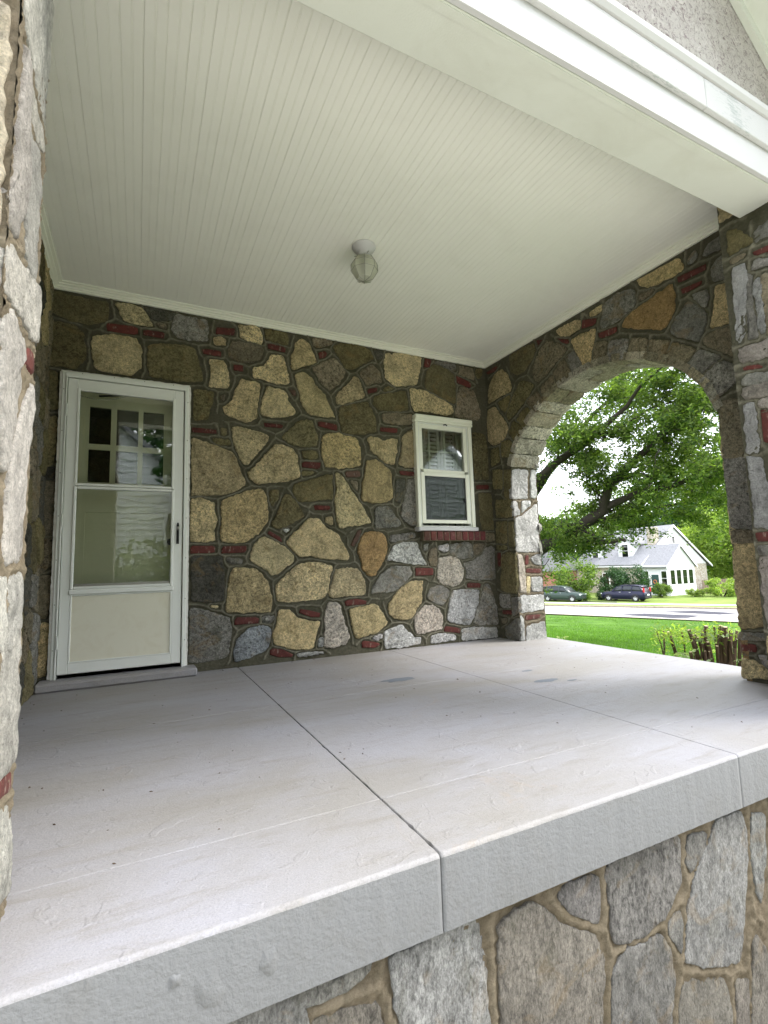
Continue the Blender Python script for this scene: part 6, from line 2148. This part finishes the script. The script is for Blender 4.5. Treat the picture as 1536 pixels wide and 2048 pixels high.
# ================================================================== BEHIND THE CAMERA (seen in the glass, and lighting the porch)
def clap_house(x0, x1, y1, wall_z, apex_z, label, wins):
    nh = thing('neighbour_house', ((x0 + x1) / 2, y1, -1.1), label, 'house')
    xc = (x0 + x1) / 2
    MB().box((x0, y1 - 8, -1.3), (x1, y1, wall_z)).build('siding_walls', M['siding'], nh)
    MB().prism([(x0, wall_z), (x1, wall_z), (xc, apex_z)], 1, y1 - 8, y1).build('gable_siding', M['siding'], nh)
    e = 0.4
    k = (apex_z - wall_z) / (xc - x0)
    MB().prism([(x0 - e, wall_z - k * e), (xc, apex_z), (x1 + e, wall_z - k * e), (x1 + e, wall_z - k * e + .25), (xc, apex_z + .25), (x0 - e, wall_z - k * e + .25)], 1, y1 - 8.2, y1 + 0.4).build('roof', M['shingle'], nh)
    z = -1.1
    while z < apex_z - 0.3:
        h = (xc - x0) if z < wall_z - .1 else max(0.0, (xc - x0) * (apex_z - .15 - z) / (apex_z - wall_z))
        MB().prism([(y1, z), (y1 + 0.05, z), (y1 + 0.004, z + 0.22)], 0, xc - h, xc + h).build('clapboard', M['siding'], nh)
        z += 0.22
    for x, z in wins:
        w_ = MB().box((x - .6, y1, z), (x + .6, y1 + 0.08, z + 1.7)).build('window', M['white'], nh)
        MB().box((x - .5, y1 + 0.08, z + .1), (x + .5, y1 + 0.09, z + 1.6)).build('pane', M['far_glass'], w_)
clap_house(10.2, 17.0, -16.0, 3.2, 6.6, 'white clapboard house with a steep gable behind the viewer, reflected in the window', [(12.2, 0.4), (15.2, 0.4)])
clap_house(-4.2, 3.2, -17.0, 3.4, 6.4, 'white clapboard house straight behind the viewer, reflected in the storm door', [(1.9, 1.4)])
hg = thing('hedge', (0.8, -14.2, -1.1), 'leafy hedge behind the viewer in front of a clapboard house', 'hedge')
rh = np.random.default_rng(31)
HP = np.stack([rh.uniform(-9, 9, 9000), rh.uniform(-15.0, -13.6, 9000), -1.1 + rh.random(9000) ** .6 * (2.5 + .5 * np.sin(rh.uniform(0, 6, 9000)))], 1)
link('foliage', leaf_mesh('foliage', HP, 0.26, 3), M['leaf'], hg)
rear = [(-6.5, -16, 11, (4.5, 4.8), 21), (-13, -11, 12, (5, 5.5), 22), (7.0, -19, 13, (4.2, 6), 23), (-1.0, -25, 14, (6, 6), 24)]  # trees out of view, added to keep bright sky out of the glass
tree('garden_tree', (3.6, -13.0, -1.1), 8.5, (2.5, 3.4), 6000, 0.3, M['leaf_dark'], 41, 'small dark garden tree behind the viewer between the clapboard houses', 'garden trees behind the viewer', 0.15, 0.3, 30)
for k, (x, y, h, c, s) in enumerate(rear):
    tree('garden_tree', (x, y, -1.1), h, c, 7000, 0.42, M['leaf_dark'], s, ('added leafy tree behind the viewer, left of the clapboard house', 'added leafy tree furthest to the left behind the viewer', 'added leafy tree right of the clapboard house behind the viewer', 'added leafy tree at the back corner of the clapboard house')[k], 'garden trees behind the viewer', 0.25, 0.3, 34)
